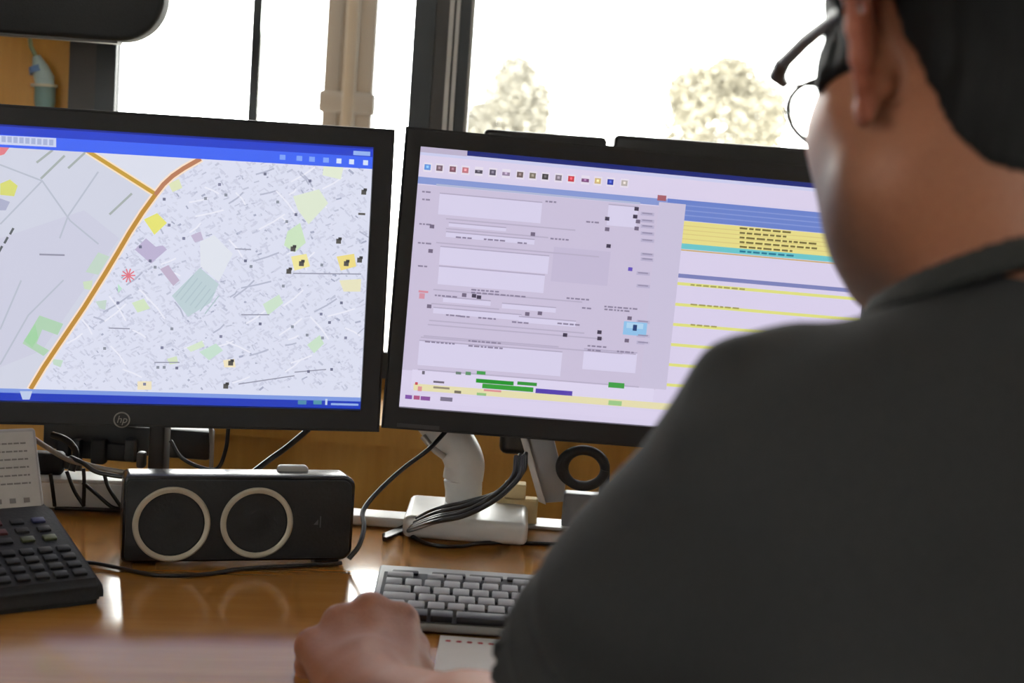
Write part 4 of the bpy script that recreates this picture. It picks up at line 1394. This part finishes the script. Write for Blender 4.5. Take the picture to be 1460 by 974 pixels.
# eyes
for s_ in (-1, 1):
    c_ = H(s_ * .033, .083, -.001) - P0
    MB().lathe([(.0115 * sin(pi * i / 10) + 1e-5, .0115 * cos(pi * i / 10)) for i in range(11)], 16, Matrix.Translation(c_) @ Matrix(RH.tolist()).to_4x4() @ Matrix.Rotation(radians(-90), 4, 'X')).build('eye', mat('eye_white', (0.7, 0.68, 0.65), 0.2), person, 60)

# shirt
fs = Field((-.10, .46, .50), (.72, 1.00, 1.22), .0046)
torso(fs, .014)
cuff = .66
for S_, E_ in ((SHL, ELL), (SHR, ELR)):
    ax_ = (E_ - S_)
    fs.cone(S_ - ax_ * .02, S_ + ax_ * .3, .064, .065, .05)
    fs.cone(S_ + ax_ * .3, S_ + ax_ * 1.05, .065, .073, .03)
pb = at_y(1058, 486, .675)
fs.cone(pb + np.array([-.004, .0, -.012]), pb + np.array([.020, .004, -.008]), .011, .010, .03)   # ridge at the shoulder seam
X_, Y_, Z_ = np.meshgrid(*fs.ax, indexing='ij')
# folds
u = (X_ - CB[0]) * cos(BYAW) + (Y_ - CB[1]) * sin(BYAW)
t = ((X_ - SHL[0]) * (ELL - SHL)[0] + (Y_ - SHL[1]) * (ELL - SHL)[1] + (Z_ - SHL[2]) * (ELL - SHL)[2]) / ((ELL - SHL) @ (ELL - SHL))
w1_ = np.clip((t - .35) / .4, 0, 1) * np.clip((-.06 - u) / .05, 0, 1)
fold = .0078 * np.sin(48 * t + 10 * u + 6 * (Y_ - .6) + 1.2 * np.sin(26 * Z_)) * w1_
w2_ = np.clip((1.02 - Z_) / .15, 0, 1)
fold += .0060 * np.sin(52 * (Z_ - .5 * u) + 2.5 * np.sin(14 * u + 3)) * w2_ * (1 - w1_)
fold += .0016 * np.sin(38 * u + 20 * Z_ + 2 * np.sin(17 * Z_))
fs.D = fs.D + fold.astype('f')
# hollow: keep clear of the body, open at cuffs, neck and hem
fi = Field((-.10, .46, .50), (.72, 1.00, 1.22), .0046)
torso(fi, .000)
for S_, E_ in ((SHL, ELL), (SHR, ELR)):
    fi.cone(S_, S_ + (E_ - S_) * .5, .051, .049, .05); fi.cone(S_ + (E_ - S_) * .5, S_ + (E_ - S_) * 1.2, .049, .054, .03)
D_ = np.maximum(fs.D, -fi.D)
for S_, E_ in ((SHL, ELL), (SHR, ELR)):
    ax_ = (E_ - S_); L_ = np.linalg.norm(ax_); ax_ = ax_ / L_
    tt = (X_ - S_[0]) * ax_[0] + (Y_ - S_[1]) * ax_[1] + (Z_ - S_[2]) * ax_[2] - L_ * cuff
    near = np.sqrt((X_ - E_[0]) ** 2 + (Y_ - E_[1]) ** 2 + (Z_ - E_[2]) ** 2) - .13
    D_ = np.maximum(D_, np.minimum(tt, -near))
nb = B(0, -.035, .100)                                   # neckline plane, sloping down to the front
nn = RB @ np.array([0, .30, .954])
pl = (X_ - nb[0]) * nn[0] + (Y_ - nb[1]) * nn[1] + (Z_ - nb[2]) * nn[2]
fs.D = np.maximum(D_, pl).astype('f')
SHIRT = mat('charcoal_jersey', (0.033, 0.0325, 0.0335), 0.92, var=0.12, scale=500, bump=0.25, spec=0.2)
local(fs.build('t_shirt', SHIRT, person, relax=2))
# ribbed collar band
fc = Field(nb - .13, nb + .13, .0034)
head(fc); torso(fc, .0)
X_, Y_, Z_ = np.meshgrid(*fc.ax, indexing='ij')
pl = (X_ - nb[0]) * nn[0] + (Y_ - nb[1]) * nn[1] + (Z_ - nb[2]) * nn[2]
fc.D = np.maximum(np.maximum(fc.D - .0125, -(fc.D - .003)), np.maximum(pl - .003, -pl - .012)).astype('f')
local(fc.build('collar', mat('charcoal_rib', (0.032, 0.032, 0.031), 0.92, var=0.15, scale=500, bump=0.3, spec=0.2), person))

# trousers and shoes below the desk
ft = Field((.0, .42, .0), (.62, 1.20, .62), .008)
hipL, hipR = np.array([.20, .60, .52]), np.array([.40, .62, .52])
knL, knR = np.array([.10, 1.00, .53]), np.array([.46, 1.02, .53])
fL, fR = np.array([.10, .98, .09]), np.array([.48, 1.00, .09])
for h_, k_, f_ in ((hipL, knL, fL), (hipR, knR, fR)):
    ft.cone(h_, k_, .088, .068, .05); ft.cone(k_, f_, .068, .052, .03)
ft.ell((.30, .595, .535), (.19, .145, .095), None, .06)
local(ft.build('trousers', mat('dark_denim', (0.03, 0.035, 0.05), 0.9, var=0.15, scale=300), person))
for f_ in (fL, fR):
    fz = Field(f_ - np.array([.08, .12, .09]), f_ + np.array([.08, .24, .06]), .006)
    fz.cone(f_ + np.array([0, -.03, -.05]), f_ + np.array([0, .14, -.055]), .040, .032, .03)
    fz.cone(f_ + np.array([0, 0, -.03]), f_ + np.array([0, 0, .02]), .042, .045, .03)
    local(fz.build('shoe', BLACK_MATT, person))

# eyeglasses
gl = empty('eyeglasses'); gl.parent = person
GF = mat('brown_black_acetate', (0.030, 0.020, 0.016), 0.35)
hp_ = lambda *p: tuple(H(*p) - P0)
for s_ in (-1, 1):
    MB().tube([hp_(s_ * .086, -.030, -.002), hp_(s_ * .085, -.014, .016), hp_(s_ * .083, .002, .021), hp_(s_ * .081, .05, .021), hp_(s_ * .078, .092, .019)], [.0026, .0032, .0038, .0044, .0046], 10, True).build('temple', GF, gl, 60)
    MB().tube([hp_(s_ * .0785, .088, .019), hp_(s_ * .0775, .099, .015), hp_(s_ * .070, .106, .012)], [.005, .0054, .003], 10).build('end_piece', GF, gl, 60)
    MB().tube([hp_(s_ * .072, .104, .012), hp_(s_ * .05, .109, .013), hp_(s_ * .025, .112, .012), hp_(s_ * .010, .113, .007)], [.0012, .001, .001, .001], 8).build('brow_bar', mat('thin_rim', (0.05, 0.045, 0.04), 0.4, 0.3), gl, 60)
    out = []
    for i in range(29):
        a_ = 2 * pi * i / 28
        cx, cz = .040 + .029 * cos(a_), -.004 + .021 * sin(a_)
        out.append(hp_(s_ * cx, .113 - (cx - .01) * .14, cz))
    MB().tube(out, .0020, 6, False).build('lens_rim', mat('thin_rim', (0.12, 0.11, 0.10), 0.3, 0.5), gl, 60)
    MB().add(out[:-1] + [tuple(np.array(p) + RH @ np.array([0, .0012, 0])) for p in out[:-1]],
             [tuple(range(28)), tuple(range(28, 56))[::-1]] + [(i, (i + 1) % 28, 28 + (i + 1) % 28, 28 + i) for i in range(28)]).build('lens', LENS, gl)
    MB().tube([hp_(s_ * .012, .112, -.004), hp_(s_ * .010, .108, -.010)], [.001, .003], 8).build('nose_pad', MATS['thin_rim'], gl, 60)
MB().tube([hp_(-.011, .113, .004), hp_(0, .116, .007), hp_(.011, .113, .004)], .0018, 8).build('bridge', GF, gl, 60)
tag(person, 'person in charcoal t-shirt and glasses, seated with back to viewer, left fist on the desk', 'person')

# office chair under the person
ch = empty('office_chair', (.30, .60, 0))
CHF = mat('chair_fabric', (0.03, 0.03, 0.035), 0.9, var=0.2, scale=300)
rbox('seat', (-.24, -.20, .375), (.24, .24, .435), .028, CHF, ch, 4)
MB().tube([(0, 0, .08), (0, 0, .38)], .03, 16).build('gas_lift', DARK_GREY, ch, 50)
for i in range(5):
    a_ = 2 * pi * i / 5 + .3
    MB().tube([(0, 0, .10), (.27 * cos(a_), .27 * sin(a_), .07)], [.026, .016], 10).build('base_leg', DARK_GREY, ch, 50)
    MB().lathe([(.001, -.012), (.028, -.012), (.03, 0), (.028, .012), (.001, .012)], 16, Matrix.Translation((.27 * cos(a_), .27 * sin(a_), .03)) @ Matrix.Rotation(a_, 4, 'Z') @ Matrix.Rotation(radians(90), 4, 'X')).build('caster', BLACK, ch, 50)
tag(ch, 'dark office chair beneath the seated person', 'chair')
